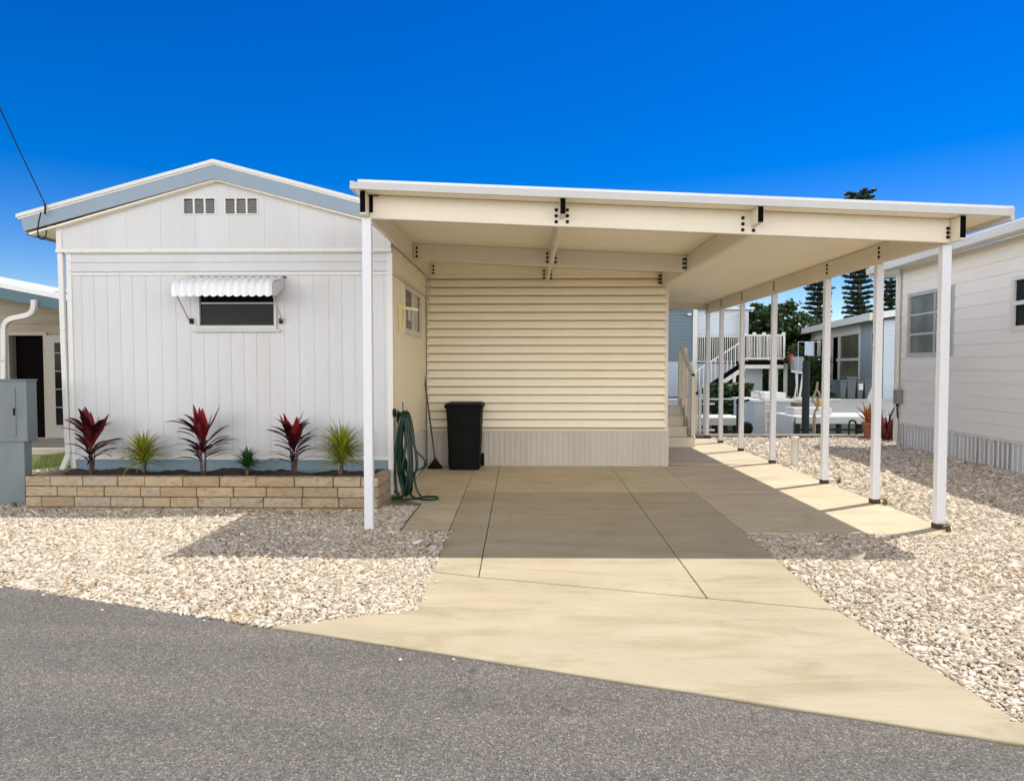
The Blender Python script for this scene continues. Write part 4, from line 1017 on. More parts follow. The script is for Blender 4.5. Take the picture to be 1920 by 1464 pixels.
# small weeds at the post feet and the planter edge
for i, (px, py, lab) in enumerate(((1778, 996, 'small yellow green weed at the foot of the front right post'), (1660, 946, 'small yellow green weed at the foot of the second post from the front'), (1573, 906, 'small yellow green weed at the foot of the third post from the front'), (28, 950, 'small dry weed in front of the blue grey utility cabinet'))):
    v = gnd(px, py); t = tuft('weed', (v.x, v.y, 0), lab, 60+i, 40, .10 if i < 3 else .07, .1, .007, leaf_mat('weed_blade', (.18, .18, .04), (.42, .38, .12), trans=.2), 'small weeds in the gravel')
# ================================================================== left neighbour
TAN = paint('tan_siding_paint', (.30, .25, .18), .5, (.22, .18, .12), .3)
TEAL = paint('dark_teal_fascia', (.08, .15, .19), .5, (.06, .10, .12), .3)
ly = 13.2
lh = thing('neighbour_home', 'tan neighbour home with blue roof edge and open dark doorway at the far left', 'house', (-10, ly, 0))
lz = at(60, 575, ly).z
dx0, dx1, dz0, dz1 = at(20, 700, ly).x, at(84, 700, ly).x, .12, at(50, 629, ly).z
m = MB(); siding(m, (0, ly, 0), U, NF, -18, -6.2, .0, lz+.3, lap_prof(0, lz+.3, .2, .012), 'v', [(dx0, dx1, dz0, dz1)])
m.box(-18, dx0-.02, ly+.03, ly+1.5, 0, lz+.3); m.box(dx1+.02, -6.2, ly+.03, ly+1.5, 0, lz+.3); m.box(dx0-.5, dx1+.5, ly+1.5, ly+1.6, 0, lz+.3); m.box(dx0-.02, dx1+.02, ly+.03, ly+1.5, dz1, lz+.3)
m.build('wall', TAN, lh)
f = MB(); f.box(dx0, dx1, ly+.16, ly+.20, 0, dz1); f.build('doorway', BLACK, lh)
f = MB(); f.box(dx0-.07, dx0, ly-.03, ly+.06, 0, dz1+.07); f.box(dx1, dx1+.07, ly-.03, ly+.06, 0, dz1+.07); f.box(dx0, dx1, ly-.03, ly+.06, dz1, dz1+.07); f.build('door_frame', paint('beige_door_frame', (.36, .32, .25), .5), lh)
# white door with a glass pane to its right
ddx0, ddx1 = at(88, 700, ly-.1).x, at(88, 700, ly-.1).x+.85
dr = thing('door', None, None); dr.parent = lh; dr.location = (ddx0+10, -.1, 0)
f = MB(); f.box(ddx0, ddx1, ly-.10, ly-.06, dz0, dz1); f.build('leaf', paint('beige_door_paint', (.34, .32, .28), .5), dr, bevel=.005)
f = MB(); f.box(ddx0+.17, ddx1-.17, ly-.112, ly-.10, dz0+.25, dz1-.15); f.build('pane', GLASS, dr)
f = MB()
for k in range(5): f.box(ddx0+.16, ddx1-.16, ly-.125, ly-.112, dz0+.25+k*.36, dz0+.265+k*.36)
f.build('glazing_bar', paint('dull_door_bar', (.30, .30, .27), .5), dr)
# sloping roof with blue fascia, nearer than the wall
ryl = 12.3; za, zb_ = at(0, 530, ryl), at(108, 551, ryl)
slp = (zb_.z-za.z)/(zb_.x-za.x)
f = MB(); x0, x1 = -18, -6.3; Z_ = lambda x: za.z+slp*(x-za.x)
f.extr([(x0, ryl, Z_(x0)), (x1, ryl, Z_(x1)), (x1, ryl, Z_(x1)-.09), (x0, ryl, Z_(x0)-.09)], (0, 6, 0)); f.build('roof', ROOFW, lh)
f = MB(); f.extr([(x0, ryl+.03, Z_(x0)-.09), (x1, ryl+.03, Z_(x1)-.09), (x1, ryl+.03, Z_(x1)-.29), (x0, ryl+.03, Z_(x0)-.30)], (0, .04, 0)); f.build('fascia', TEAL, lh)
f = MB(); f.extr([(x0, ryl+.07, Z_(x0)-.25), (x1, ryl+.07, Z_(x1)-.25), (x1, ryl+.07, Z_(x1)-.27), (x0, ryl+.07, Z_(x0)-.27)], (0, 1.5, 0)); f.build('soffit', TAN, lh)
P = [at(64, 562, ryl), at(64, 577, ryl+.02), at(55, 590, ryl+.1), at(22, 598, ryl+.3), at(9, 610, ryl+.35), at(8, 640, ryl+.35), at(8, 800, ryl+.35)]
f = MB(); sp = smooth_pts(P, 4)
for i in range(len(sp)-1): f.bar(sp[i], sp[i+1]+(sp[i+1]-sp[i])*.1, .10, .085, up=(0, 1, 0))
f.build('downspout', WHITE2, lh, bevel=.012)
f = MB(); f.box(-12, -6.2, ly-1.6, ly-.0, -.02, .10); o = f.build('porch_step', CONCG, lh, bevel=.01)
f = MB(); slab(f, [(-8.9, 9.0), (-5.5, 10.3), (-5.45, 14), (-13, 14), (-13, 10)], z=-.012, th=.01); struct(f.build('lawn', GRASS))
# grass patch blades
m = MB(); rg = random.Random(12)
Pp = [gnd(60, 878), gnd(122, 872), gnd(126, 850), gnd(78, 856)]
for k in range(5000):
    a, b_ = rg.random(), rg.random(); p = Pp[0].lerp(Pp[1], a).lerp(Pp[3].lerp(Pp[2], a), b_); blade(m, (p.x, p.y, -.01), rg.uniform(0, 6.28), R(rg.uniform(50, 88)), rg.uniform(.03, .07), .006, .6, n=2, wide=.3, r=rg)
o = m.build('grass', leaf_mat('grass_blade', (.12, .17, .03), (.30, .32, .08), trans=.2)); tag(o, 'patch of short yellow green grass beside the left downspout', 'grass', kind='stuff')

# ================================================================== right neighbour
a_, b_ = gnd(1685, 835), gnd(1920, 890)
A_ = Vector((a_.x, a_.y, 0)); dR = Vector((b_.x-a_.x, b_.y-a_.y, 0)).normalized()   # towards the camera
nR = Vector((dR.y, -dR.x, 0)); nR = nR if nR.x < 0 else -nR
rh_ = thing('neighbour_home', 'white lap sided neighbour home along the right edge with ribbed skirting', 'house', (A_.x+2, A_.y-4, 0))
LEN = 11.5
def uR(px, py=700):
    d = ray(px, py); # intersect wall plane
    o_ = Vector((0, 0, H)); t = (A_-o_).dot(nR)/d.dot(nR); p = o_+d*t; return (p-A_).dot(dR), p.z
zsk = uR(1690, 797)[1]; zsk = (zsk+uR(1915, 822)[1])/2; ztp = 3.42
print('right home', A_, dR, zsk, uR(1690, 508), uR(1915, 447))
W = []
u0_, zt_ = uR(1707, 556); u1_, _ = uR(1789, 560); _, zb2 = uR(1707, 664)
W.append((u0_, u1_, zb2, zt_))
v0_, vt = uR(1903, 524); v1_ = v0_+.9; _, vb = uR(1903, 614)
W.append((v0_, v1_, vb, vt)); print('windows', W)
WALLR = paint('white_lap_siding', (.86, .83, .80), .42, (.66, .61, .54), .35, scale=1.2, bump=.02, bscale=8, stretch=(1, .3, 1))
m = MB(); siding(m, A_, dR, nR, 0, LEN, zsk, ztp, lap_prof(zsk, ztp, .205, .012), 'v', W)
W3 = MB()
def boxR(mb, u0, u1, d0, d1, z0, z1):     # box in wall coordinates; d outward
    c = A_+dR*((u0+u1)/2)+nR*((d0+d1)/2)+Vector((0, 0, (z0+z1)/2)); mb.obox(c, dR*abs(u1-u0)/2, nR*abs(d1-d0)/2, Vector((0, 0, abs(z1-z0)/2))); return mb
boxR(m, .0, LEN, -4, -.35, 0, ztp)
for (a, b2) in ((0.0, W[0][0]-.02), (W[0][1]+.02, W[1][0]-.02), (W[1][1]+.02, LEN)): boxR(m, a, b2, -.36, -.02, 0, ztp)
boxR(m, -.02, 0, -3.9, 0.0, 0, ztp)
m.build('wall', WALLR, rh_)
m = MB(); siding(m, A_-nR*.02, dR, nR, 0, LEN, -.03, zsk-.03, rib_prof(0, LEN, .11, .014), 'u'); m.build('skirting', WHITE, rh_)
m = MB(); boxR(m, -.01, LEN, -.02, .025, zsk-.035, zsk); m.build('trim', WHITE2, rh_)
m = MB(); boxR(m, -.03, .05, -.05, .03, 0, ztp+.06); m.build('corner_board', TRIMG, rh_)
m = MB(); boxR(m, 0, LEN, -.02, .02, ztp-.07, ztp+.02); m.build('trim', CREAMB, rh_)
# sloping roof with eave overhang and gutter edge
eo = .42; ze = ztp+.06
m = MB()
p0 = A_-dR*.45+nR*eo; p1 = A_+dR*LEN+nR*eo; q0 = A_-dR*.45-nR*2.3; q1 = A_+dR*LEN-nR*2.3
zz = Vector((0, 0, 1))
m.extr([p0+zz*ze, q0+zz*(ze+.62), q0+zz*(ze+.70), p0+zz*(ze+.07)], p1-p0); 
m.build('roof', ROOFW, rh_)
m = MB(); 
c0 = p0+nR*.0
m.extr([p0+zz*(ze-.10), p0+zz*(ze+.0), p0+nR*.07+zz*(ze+.03), p0+nR*.06+zz*(ze-.09)], p1-p0); m.build('gutter', paint('aged_gutter_paint', (.66, .67, .68), .45, (.35, .36, .36), .5, scale=2, stretch=(1, .2, 1)), rh_)
m = MB(); m.extr([p0+zz*(ze-.06), A_-dR*.45+zz*(ze-.02), A_-dR*.45+zz*(ze-.0), p0+zz*(ze-.03)], p1-p0); m.build('soffit', WHITE2, rh_)
m = MB(); m.extr([p0+zz*(ze-.02), q0+zz*(ze+.60), q0+zz*(ze-.15), p0+zz*(ze-.15)], dR*.03); m.build('gable_end', WHITE2, rh_)
for i, (u0, u1, z0, z1) in enumerate(W):
    wn_ = thing('window', None, None); wn_.parent = rh_; wn_.location = A_+dR*u0-rh_.location
    f = MB(); mat_f = TRIMG if i == 0 else WHITE2
    for bx_ in ((u0-.04, u1+.04, z0-.06, z0+.02), (u0-.04, u1+.04, z1-.02, z1+.04), (u0-.04, u0+.03, z0+.02, z1-.02), (u1-.03, u1+.04, z0+.02, z1-.02)): boxR(f, bx_[0], bx_[1], -.03, .03, bx_[2], bx_[3])
    f.build('frame', mat_f, wn_)
    f = MB()
    mid = (u0+u1)/2
    if i == 0:
        for c_ in (uR(1751)[0], uR(1778)[0]): boxR(f, c_-.02, c_+.02, -.02, .018, z0+.02, z1-.02)
        for k in (1, 2): zc = z0+(z1-z0)*k/3; boxR(f, u0+.03, u1-.03, -.018, .014, zc-.02, zc+.02)
    else:
        boxR(f, u0+.03, u1-.03, -.02, .02, (z0+z1)/2-.03, (z0+z1)/2+.03)
    f.build('glazing_bar', mat_f, wn_)
    f = MB(); boxR(f, u0+.03, u1-.03, -.012, -.006, z0+.02, z1-.02); f.build('pane', GLASSG if i == 0 else GLASS, wn_)
m = MB(); boxR(m, -.04, .04, .035, .10, .1, ztp-.1); m.build('downspout', WHITE2, rh_, bevel=.01)
# grey outlet box with dangling cords near the corner
ub, zt2 = uR(1690, 731); _, zb3 = uR(1690, 757)
ob = thing('outlet_box', 'grey electrical outlet box with dangling cords on the corner of the right hand home', 'electrical box', A_+dR*ub+Vector((0, 0, zb3)))
f = MB(); boxR(f, ub-.07, ub+.09, .015, .12, zb3, zt2); f.build('box', paint('grey_box_paint', (.22, .23, .21), .5), ob, bevel=.01)
f = MB(); f.tube([A_+dR*(ub+.03)+nR*.06+zz*zt2, A_+dR*(ub+.03)+nR*.06+zz*(zt2+.09)], .012, 6); f.build('conduit', TRIMG, ob)
for s_, e_ in ((0, (-.35, .12, .15)), (.04, (.18, .14, .55))):
    P = [A_+dR*(ub+s_)+nR*.07+zz*zb3, A_+dR*(ub+s_+(e_[0]-s_)*.4)+nR*.12+zz*(zb3-(zb3-e_[2])*.35), A_+dR*(ub+e_[0])+nR*e_[1]+zz*e_[2]]
    f = MB(); f.tube(smooth_pts(P), .014, 6); f.build('cord', DARKM, ob)

# pots with plants by the corner
TERRA = paint('terracotta', (.42, .15, .06), .7, (.3, .12, .06), .3)
ORL = leaf_mat('orange_red_leaf', (.30, .06, .015), (.45, .16, .03), trans=.2)
def potted(px, py, label, mats, sc, n, pot=True, seed=1):
    v = gnd(px, py); t = thing('potted_plant', label, 'potted plant', (v.x, v.y, 0))
    if pot:
        f = MB(); f.lathe((v.x, v.y, 0), [(.10*sc, -.02), (.15*sc, .30*sc), (.17*sc, .30*sc), (.17*sc, .36*sc), (.14*sc, .36*sc), (.13*sc, .32*sc)], 20); f.build('pot', TERRA, t)
    f = MB(); r = random.Random(seed)
    for k in range(n): blade(f, (v.x+r.uniform(-.09, .09), v.y+r.uniform(-.09, .09), (.30 if pot else 0)*sc), r.uniform(0, 6.28), R(r.uniform(45, 88)), r.uniform(.3, .6)*sc, .05*sc, r.uniform(.1, .9), r=r)
    f.build('leaves', mats, t); return t
potted(1631, 822, 'terracotta pot of orange red leaves near the corner of the white right hand home', ORL, 1.0, 40, seed=4)
potted(1665, 826, 'dark red leafy plant against the corner of the white right hand home', leaf_mat('dark_red_leaf', (.12, .015, .015), (.30, .05, .03)), 1.25, 70, pot=False, seed=5)

# ================================================================== dock pieces, pilings, boats
PIL = paint('dark_green_piling', (.025, .04, .04), .7, (.06, .07, .06), .4, scale=5)
def piling(px, ytop, Y, r_, label, cap_=False):
    v = at(px, ytop, Y); t = thing('dock_piling', label, 'piling', (v.x, Y, -1)); f = MB()
    f.lathe((v.x, Y, 0), [(r_, -2), (r_*1.02, -.2), (r_*.96, v.z-.04), (r_*.9, v.z)], 16); f.build('pole', PIL, t)
    f = MB()
    if cap_: f.lathe((v.x, Y, v.z), [(r_*.5, 0), (r_*.5, .06), (r_*.2, .12), (.005, .13)], 12); f.build('cap', DARKM, t)
    else:
        f.lathe((v.x, Y, v.z-.12), [(r_*1.06, 0), (r_*1.1, .02), (r_*1.1, .05), (r_*1.06, .07)], 14); f.build('band', DARKM, t)
        f = MB(); f.obox((v.x+r_+.04, Y-.02, v.z-.05), (.07, 0, .02), (0, .02, 0), (-.006, 0, .02)); f.build('cleat', DARKM, t)
piling(1388, 747, 15.25, .085, 'short dark dock piling left of the white handrail at the canal edge')
piling(1512, 676, 15.6, .082, 'tall dark dock piling with a pointed cap between the third and fourth posts', True)
# white step rail at the seawall
wr = thing('dock_ladder_rail', 'white curved ladder handrail standing at the canal edge', 'handrail', (5.2, 15.05, 0))
Yr = 15.0
HL = [((1414, 735), (1423, 735), (1427, 748), (1434, 752), (1436, 820)), ((1436, 757), (1443, 760), (1448, 770), (1449, 820)), ((1440, 764), (1443, 772), (1444, 820))]
for k, hl in enumerate(HL):
    P = [at(a, b_, Yr+.1*k) for a, b_ in hl]; f = MB(); f.tube(smooth_pts(P, 5), .024, 8); f.build('rail', WHITE2, wr)
for zz_ in (.15, .35, .55): 
    f = MB(); a = at(1437, 780, Yr); b2 = at(1448, 780, Yr+.1); f.tube([(a.x, Yr, zz_), (b2.x, Yr+.12, zz_)], .018, 6); f.build('rung', WHITE2, wr)
# black hoop rail
hp = thing('hoop_rail', 'black hoop handrail on the seawall left of the terracotta pot', 'handrail', (6.9, 14.95, 0))
P = [at(a, b_, 14.8) for a, b_ in ((1592, 830), (1592, 796), (1595, 789), (1602, 789), (1605, 796), (1605, 830))]; f = MB(); f.tube(smooth_pts(P, 5), .02, 8); f.build('rail', DARKM, hp)
DOCKW = paint('white_dock_boards', (.82, .81, .78), .5, (.5, .46, .38), .35, scale=2)
def dock(x0, x1, Y, w_, zd, label):
    t = thing('floating_dock', label, 'dock', ((x0+x1)/2, Y, -.95)); f = MB(); n = int((x1-x0)/.14)
    for i in range(n): xa = x0+(x1-x0)*i/n; f.box(xa+.006, x0+(x1-x0)*(i+1)/n-.006, Y-w_/2, Y+w_/2, zd-.04, zd)
    f.build('deck_boards', DOCKW, t)
    f = MB(); f.box(x0, x1, Y-w_/2-.03, Y-w_/2, zd-.20, zd-.01); f.build('fascia_board', DOCKW, t)
    f = MB(); f.box(x0+.1, x1-.1, Y-w_/2+.15, Y-w_/2+.19, zd-.42, zd-.36); f.build('stringer', PIL, t)
    for k in range(5):
        f = MB(); f.lathe((x0+.15+(x1-x0-.3)*k/4, Y-w_/2+.25, 0), [(.08, -2), (.08, zd-.05)], 10); f.build('pile', PIL, t)
    return t
Yb = 20.0
bx0, bx1 = at(1470, 785, Yb).x, at(1640, 785, Yb).x
bt = dock(bx0, bx1, Yb, 1.7, at(1500, 781, Yb-.85).z, 'long white boarded dock on the canal behind the third and second posts')
f = MB(); a = at(1555, 771, Yb); f.box(bx0+.2, a.x, Yb-.2, Yb+.5, at(1500, 778, Yb).z, at(1500, 770, Yb).z+.1); o = f.build('dock_box', WHITE, None, bevel=.04); tag(o, 'low white storage box on the long white dock', 'storage box')
yel = paint('yellow_plastic', (.62, .44, .03), .5)
f = MB(); a, b2 = at(1538, 760, Yb+.3), at(1554, 760, Yb+.3); f.box(a.x, b2.x, Yb+.3, Yb+.7, at(1545, 772, Yb).z, at(1545, 752, Yb).z); o = f.build('crate', yel, None, bevel=.02); tag(o, 'yellow box standing on the long white dock', 'box')
f = MB(); a, b2 = at(1492, 760, Yb+.3), at(1506, 760, Yb+.3); f.box(a.x, b2.x, Yb+.3, Yb+.7, at(1499, 776, Yb).z, at(1499, 756, Yb).z); o = f.build('crate', paint('brown_box_wood', (.16, .10, .05), .7), None, bevel=.02); tag(o, 'brown box on the white dock behind the tall dark piling', 'box')
bt2 = dock(at(1285, 790, 18.5).x, at(1382, 790, 18.5).x, 18.5, 1.2, at(1340, 783, 17.9).z, 'short white boarded dock left of the short dark piling')
f = MB(); f.lathe((0, 0, 0), [(.06, -.06), (.13, -.06), (.16, 0), (.13, .06), (.06, .06)], 18); v = at(1399, 803, 15.3); f.rot(Matrix.Translation(v) @ Matrix.Rotation(math.pi/2, 4, 'X')); o = f.build('tyre_fender', DARKM); tag(o, 'black tyre fender against the canal edge beside the short dark piling', 'fender')
rg_ = thing('dock_railing', 'low cream railing at the canal edge behind the porch steps', 'railing', (at(1315, 800, 14.85).x, 14.85, 0))
for px, yt in ((1306, 740), (1313, 722), (1322, 733)):
    x = at(px, 700, 14.85).x; f = MB(); f.box(x-.03, x+.03, 14.82, 14.88, -.02, at(px, yt, 14.85).z); f.build('post', WHITE2, rg_)
for yt in (757, 806): f = MB(); a, b2 = at(1296, yt, 14.85), at(1340, yt, 14.85); f.box(a.x, b2.x, 14.84, 14.87, a.z-.02, a.z+.02); f.build('rail', WHITE2, rg_)
# driftwood figure
DW = paint('driftwood', (.50, .40, .28), .8)
f = MB(); Yd = 17.5
for P in (((1533, 716), (1531, 730), (1526, 742), (1523, 752)), ((1526, 742), (1533, 748), (1534, 760), (1528, 772), (1527, 778)), ((1531, 730), (1536, 738), (1537, 748)), ((1523, 752), (1530, 758), (1534, 770))):
    f.tube(smooth_pts([at(a, b_, Yd) for a, b_ in P], 4), .028, 7)
v = at(1527, 778, Yd)
f.tube([v, (v.x, Yd, -1.1)], .04, 7)
o = f.build('driftwood', DW); tag(o, 'pale twisted driftwood standing at the water right of the tall dark piling', 'driftwood')
# light grey box (boat lift housing) at the canal
Yg = 23.0
lg = thing('boat_house_box', 'large pale grey storage box on the canal behind the white ladder rail', 'storage box', (9, Yg, -1))
GREYP = paint('pale_grey_panel', (.52, .56, .60), .5, (.4, .42, .44), .3)
f = MB(); a, b2 = at(1413, 760, Yg), at(1488, 760, Yg); f.box(a.x, b2.x, Yg, Yg+2.2, -1.1, at(1450, 754, Yg).z); f.build('body', GREYP, lg, bevel=.03)
f = MB(); f.box(a.x-.05, b2.x+.05, Yg-.06, Yg+2.26, at(1450, 754, Yg).z, at(1450, 750, Yg).z); f.build('lid', WHITE2, lg)
f = MB(); f.box(a.x+.5, b2.x-.1, Yg+.4, Yg+1.8, at(1450, 750, Yg).z, at(1450, 737, Yg).z); f.build('top_box', WHITE2, lg, bevel=.03)

# ================================================================== two-storey waterfront house
BLU = paint('blue_lap_siding', (.42, .50, .60), .5, (.35, .42, .5), .2)
DBLU = paint('slate_blue_siding', (.13, .19, .24), .5, (.10, .14, .17), .2)
LBLU = paint('light_blue_siding', (.60, .66, .74), .5, (.5, .55, .62), .2)
wy = 34.0
wh = thing('waterfront_house', 'two storey blue sided house across the canal seen left of the posts', 'house', (9, wy, 0))
X = lambda px, Y=wy: at(px, 700, Y).x
Zp = lambda py, Y=wy: at(1350, py, Y).z
m = MB(); siding(m, (0, wy, 0), U, NF, X(1200), X(1299), Zp(678), 4.6, lap_prof(Zp(678), 4.6, .18, .02), 'v'); m.box(X(1200), X(1299)-.03, wy+.03, wy+8, 0, 4.6); m.build('wall', DBLU, wh)
m = MB(); siding(m, (0, wy-.03, 0), U, NF, X(1200), X(1299), 0, Zp(678), lap_prof(0, Zp(678), .18, .02), 'v'); m.build('lower_wall', BLU, wh)
m = MB(); siding(m, (0, wy+.3, 0), U, NF, X(1299), X(1406), 0, Zp(580), lap_prof(0, Zp(580), .18, .02), 'v', [(X(1307), X(1393), Zp(681), Zp(628))]); m.box(X(1299), X(1406)-.03, wy+1.6, wy+8, 0, Zp(580)); m.box(X(1406)-.2, X(1406)-.03, wy+.33, wy+1.6, 0, Zp(580)); m.box(X(1299)+.03, X(1299)+.2, wy+.33, wy+1.6, 0, Zp(580))
m.build('front_wall', LBLU, wh)
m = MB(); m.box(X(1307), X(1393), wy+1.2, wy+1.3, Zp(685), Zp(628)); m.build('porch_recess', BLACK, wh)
for p0_, p1_ in ((1298, 1306), (1385, 1388), (1391, 1395)):
    m = MB(); m.box(X(p0_), X(p1_), wy-.08, wy+.32, 0 if p0_ < 1300 else Zp(681), Zp(579) if p0_ < 1300 else Zp(587)); m.build('corner_board', WHITE2, wh)
m = MB(); m.box(X(1180), X(1300), wy-.5, wy+9, 4.55, 4.75); m.box(X(1300), X(1412), wy-.1, wy+9, Zp(580), Zp(576)); m.build('roof', ROOFW, wh)
m = MB(); m.box(X(1287), X(1293), wy-.25, wy, Zp(592), Zp(588)); m.build('floodlight', WHITE2, wh)
# porch balusters
m = MB(); m.box(X(1307), X(1393), wy+.05, wy+.12, Zp(632), Zp(629)); m.box(X(1307), X(1393), wy+.05, wy+.12, Zp(679), Zp(677)); rl = m.build('porch_rail', WHITE2, wh)
for k in range(22):
    x = X(1309)+(X(1392)-X(1309))*k/21; m = MB(); m.box(x-.02, x+.02, wy+.07, wy+.10, Zp(677), Zp(632)); m.build('baluster', WHITE2, rl)
# raised deck with stairs
dy = 32.6
dk = thing('raised_deck', 'white railed raised deck and staircase with black edges across the canal', 'deck', (11, dy, 0))
m = MB(); m.box(X(1393, dy), X(1469, dy), dy, dy+1.3, Zp(683, dy), Zp(677, dy)); m.build('deck_edge', BLACK, dk)
m = MB(); m.box(X(1395, dy), X(1469, dy), dy-.03, dy+.05, Zp(691, dy), Zp(684, dy)); m.build('beam', WHITE2, dk)
m = MB(); m.box(X(1414, dy), X(1446, dy), dy+1.2, dy+1.25, 0, Zp(691, dy)); m.build('under_panel', GREYP, dk)
for px in (1397, 1449, 1459, 1477):
    m = MB(); x = X(px, dy); m.box(x-.07, x+.07, dy+.2, dy+.34, 0, Zp(688, dy) if px < 1470 else Zp(682, dy)); m.build('support_post', WHITE2, dk)
m = MB(); m.box(X(1395, dy), X(1470, dy), dy+.02, dy+.1, Zp(630, dy), Zp(627, dy)); m.box(X(1395, dy), X(1470, dy), dy+.02, dy+.1, Zp(674, dy), Zp(671, dy)); rl = m.build('railing', WHITE2, dk)
for k in range(25):
    x = X(1396, dy)+(X(1469, dy)-X(1396, dy))*k/24; m = MB(); wd = .07 if k % 6 else .12; m.box(x-wd/2-.02, x+wd/2+.02, dy+.04, dy+.08, Zp(671, dy), Zp(630, dy) if k % 6 else Zp(623, dy)); m.build('picket', WHITE2, rl)
def band(y0a, y0b, mm, name, th=.06, yo=0):
    m = MB(); a = at(1396, y0a, dy); b_ = at(1396, y0b, dy); dxx = X(1300, dy); c = at(1303, y0a+62, dy); d = at(1303, y0b+62, dy)
    m.extr([(a.x, dy-.05+yo, a.z), (b_.x, dy-.05+yo, b_.z), (d.x, dy-.05+yo, d.z), (c.x, dy-.05+yo, c.z)], (0, th, 0)); m.build(name, mm, dk)
band(675, 685, BLACK, 'stair_edge'); band(685, 694, WHITE2, 'stringer'); band(694, 708, BLACK, 'stair_edge')
m = MB(); m.bar(at(1396, 637, dy), at(1303, 697, dy), .05, .06); m.build('stair_rail', WHITE2, dk)
for k in range(12):
    t = k/12; a = at(1394-90*t, 637+58*t, dy); b_ = at(1394-90*t, 677+60*t, dy); m = MB(); m.box(a.x-.02, a.x+.02, dy-.02, dy+.02, b_.z, a.z); m.build('baluster', WHITE2, dk)
m = MB()
for px in (1321, 1331, 1376): x = X(px, dy); m.box(x-.07, x+.07, dy-.1, dy+.05, 0, Zp(735 if px < 1350 else 700, dy) if px > 1325 else Zp(722, dy))
m.build('newel_post', WHITE2, dk)
# dark hedge under the deck
def hedge(name, x0, x1, y0, y1, h_, label, mm, n, seed, z0=0):
    r = random.Random(seed); m = MB()
    for k in range(n):
        p = Vector((r.uniform(x0, x1), r.uniform(y0, y1), r.uniform(z0, h_))); s_ = r.uniform(.05, .12); a = Vector((r.gauss(0, 1), r.gauss(0, 1), r.gauss(0, 1))).normalized(); b_ = a.cross(Vector((0, 0, 1))).normalized() if abs(a.z) < .95 else Vector((1, 0, 0)); c = a.cross(b_)
        m.add([p-b_*s_, p-c*s_*.6, p+b_*s_, p+c*s_*.6], [(0, 1, 2, 3)])
    o = m.build(name, mm); tag(o, label, 'hedge'); return o
TREEG = leaf_mat('dark_tree_leaf', (.012, .035, .008), (.05, .10, .02), trans=.25)
hedge('hedge', X(1335, 31.5), X(1412, 31.5), 31.2, 32.4, .75, 'low dark green hedge under the raised deck stairs', TREEG, 2600, 2)
hedge('hedge', X(1312, 29.8), X(1408, 29.8), 29.3, 30.1, .05, 'dark overhanging shrubs added to darken the far seawall behind the carport posts', TREEG, 5200, 16, -.95)  # made-up shrubs standing in for the dark area below the deck
hedge('hedge', X(1395, 36), X(1560, 36), 36, 37.5, 2.1, 'tall dark hedge behind the raised deck across the canal', TREEG, 9000, 6)
hedge('hedge', 17.6, 22, 30.9, 31.5, .75, 'clipped green hedge on the far bank in front of the pale blue house end', leaf_mat('hedge_leaf', (.03, .07, .01), (.08, .15, .03)), 3500, 3)

# ================================================================== long white-roofed house across the canal
c1_ = at(1655, 700, 31.6); c2_ = at(1470, 700, 53)
B0 = Vector((c1_.x, 31.6, 0)); dB = Vector((c2_.x-c1_.x, 53-31.6, 0)).normalized(); nB = Vector((-dB.y, dB.x, 0)); nB = nB if nB.x < 0 else -nB
LB = (Vector((c2_.x, 53, 0))-B0).length
SLT = paint('slate_grey_siding', (.30, .36, .42), .5, (.22, .26, .3), .3)
lh2 = thing('waterside_house', 'long grey blue house with white roof and screened porch across the canal', 'house', B0)
def uB(px):
    d = ray(px, 700); o_ = Vector((0, 0, H)); t = (B0-o_).dot(nB)/d.dot(nB); p = o_+d*t; return (p-B0).dot(dB)
zeB = H+(687-602)/F*31.6
def boxB(mb, u0, u1, d0, d1, z0, z1):
    c = B0+dB*((u0+u1)/2)+nB*((d0+d1)/2)+Vector((0, 0, (z0+z1)/2)); return mb.obox(c, dB*abs(u1-u0)/2, nB*abs(d1-d0)/2, Vector((0, 0, abs(z1-z0)/2)))
u612, u568, u555 = uB(1611), uB(1568), uB(1560)
m = MB(); boxB(m, 0, u612, -7, 0, 0, zeB); boxB(m, u612, LB, -7, -3, 0, zeB); boxB(m, LB-.3, LB, -3, 0, 0, zeB); m.build('wall', SLT, lh2)
m = MB()
P0 = B0-dB*.05; siding(m, P0, -nB, -dB, 0, 8, 0, zeB, lap_prof(0, zeB, .2, .02), 'v'); m.build('end_wall', LBLU, lh2)
m = MB(); q0 = B0-dB*.7+nB*.7; q1 = B0+dB*(LB+.3)+nB*.7; r0 = B0-dB*.7-nB*4.5
m.extr([q0+zz*zeB, r0+zz*(zeB+.8), r0+zz*(zeB+1.05), q0+zz*(zeB+.30)], q1-q0); m.build('roof', ROOFW, lh2)
m = MB(); m.extr([q0+nB*.02+zz*(zeB-.05), q0+nB*.02+zz*(zeB+.32), q0+nB*.12+zz*(zeB+.32), q0+nB*.12+zz*(zeB-.02)], q1-q0); m.build('gutter', WHITE2, lh2)
wn_ = thing('window', None, None); wn_.parent = lh2; wn_.location = dB*uB(1641)
f = MB(); ua, ub2 = uB(1646), uB(1635); boxB(f, ua, ub2, 0, .05, Zp(668, 32), Zp(620, 32)); f.build('frame', WHITE2, wn_)
for z0, z1 in ((666, 646), (643, 622)): f = MB(); boxB(f, ua+.12, ub2-.12, .05, .07, Zp(z0, 32), Zp(z1, 32)); f.build('pane', GLASS, wn_)
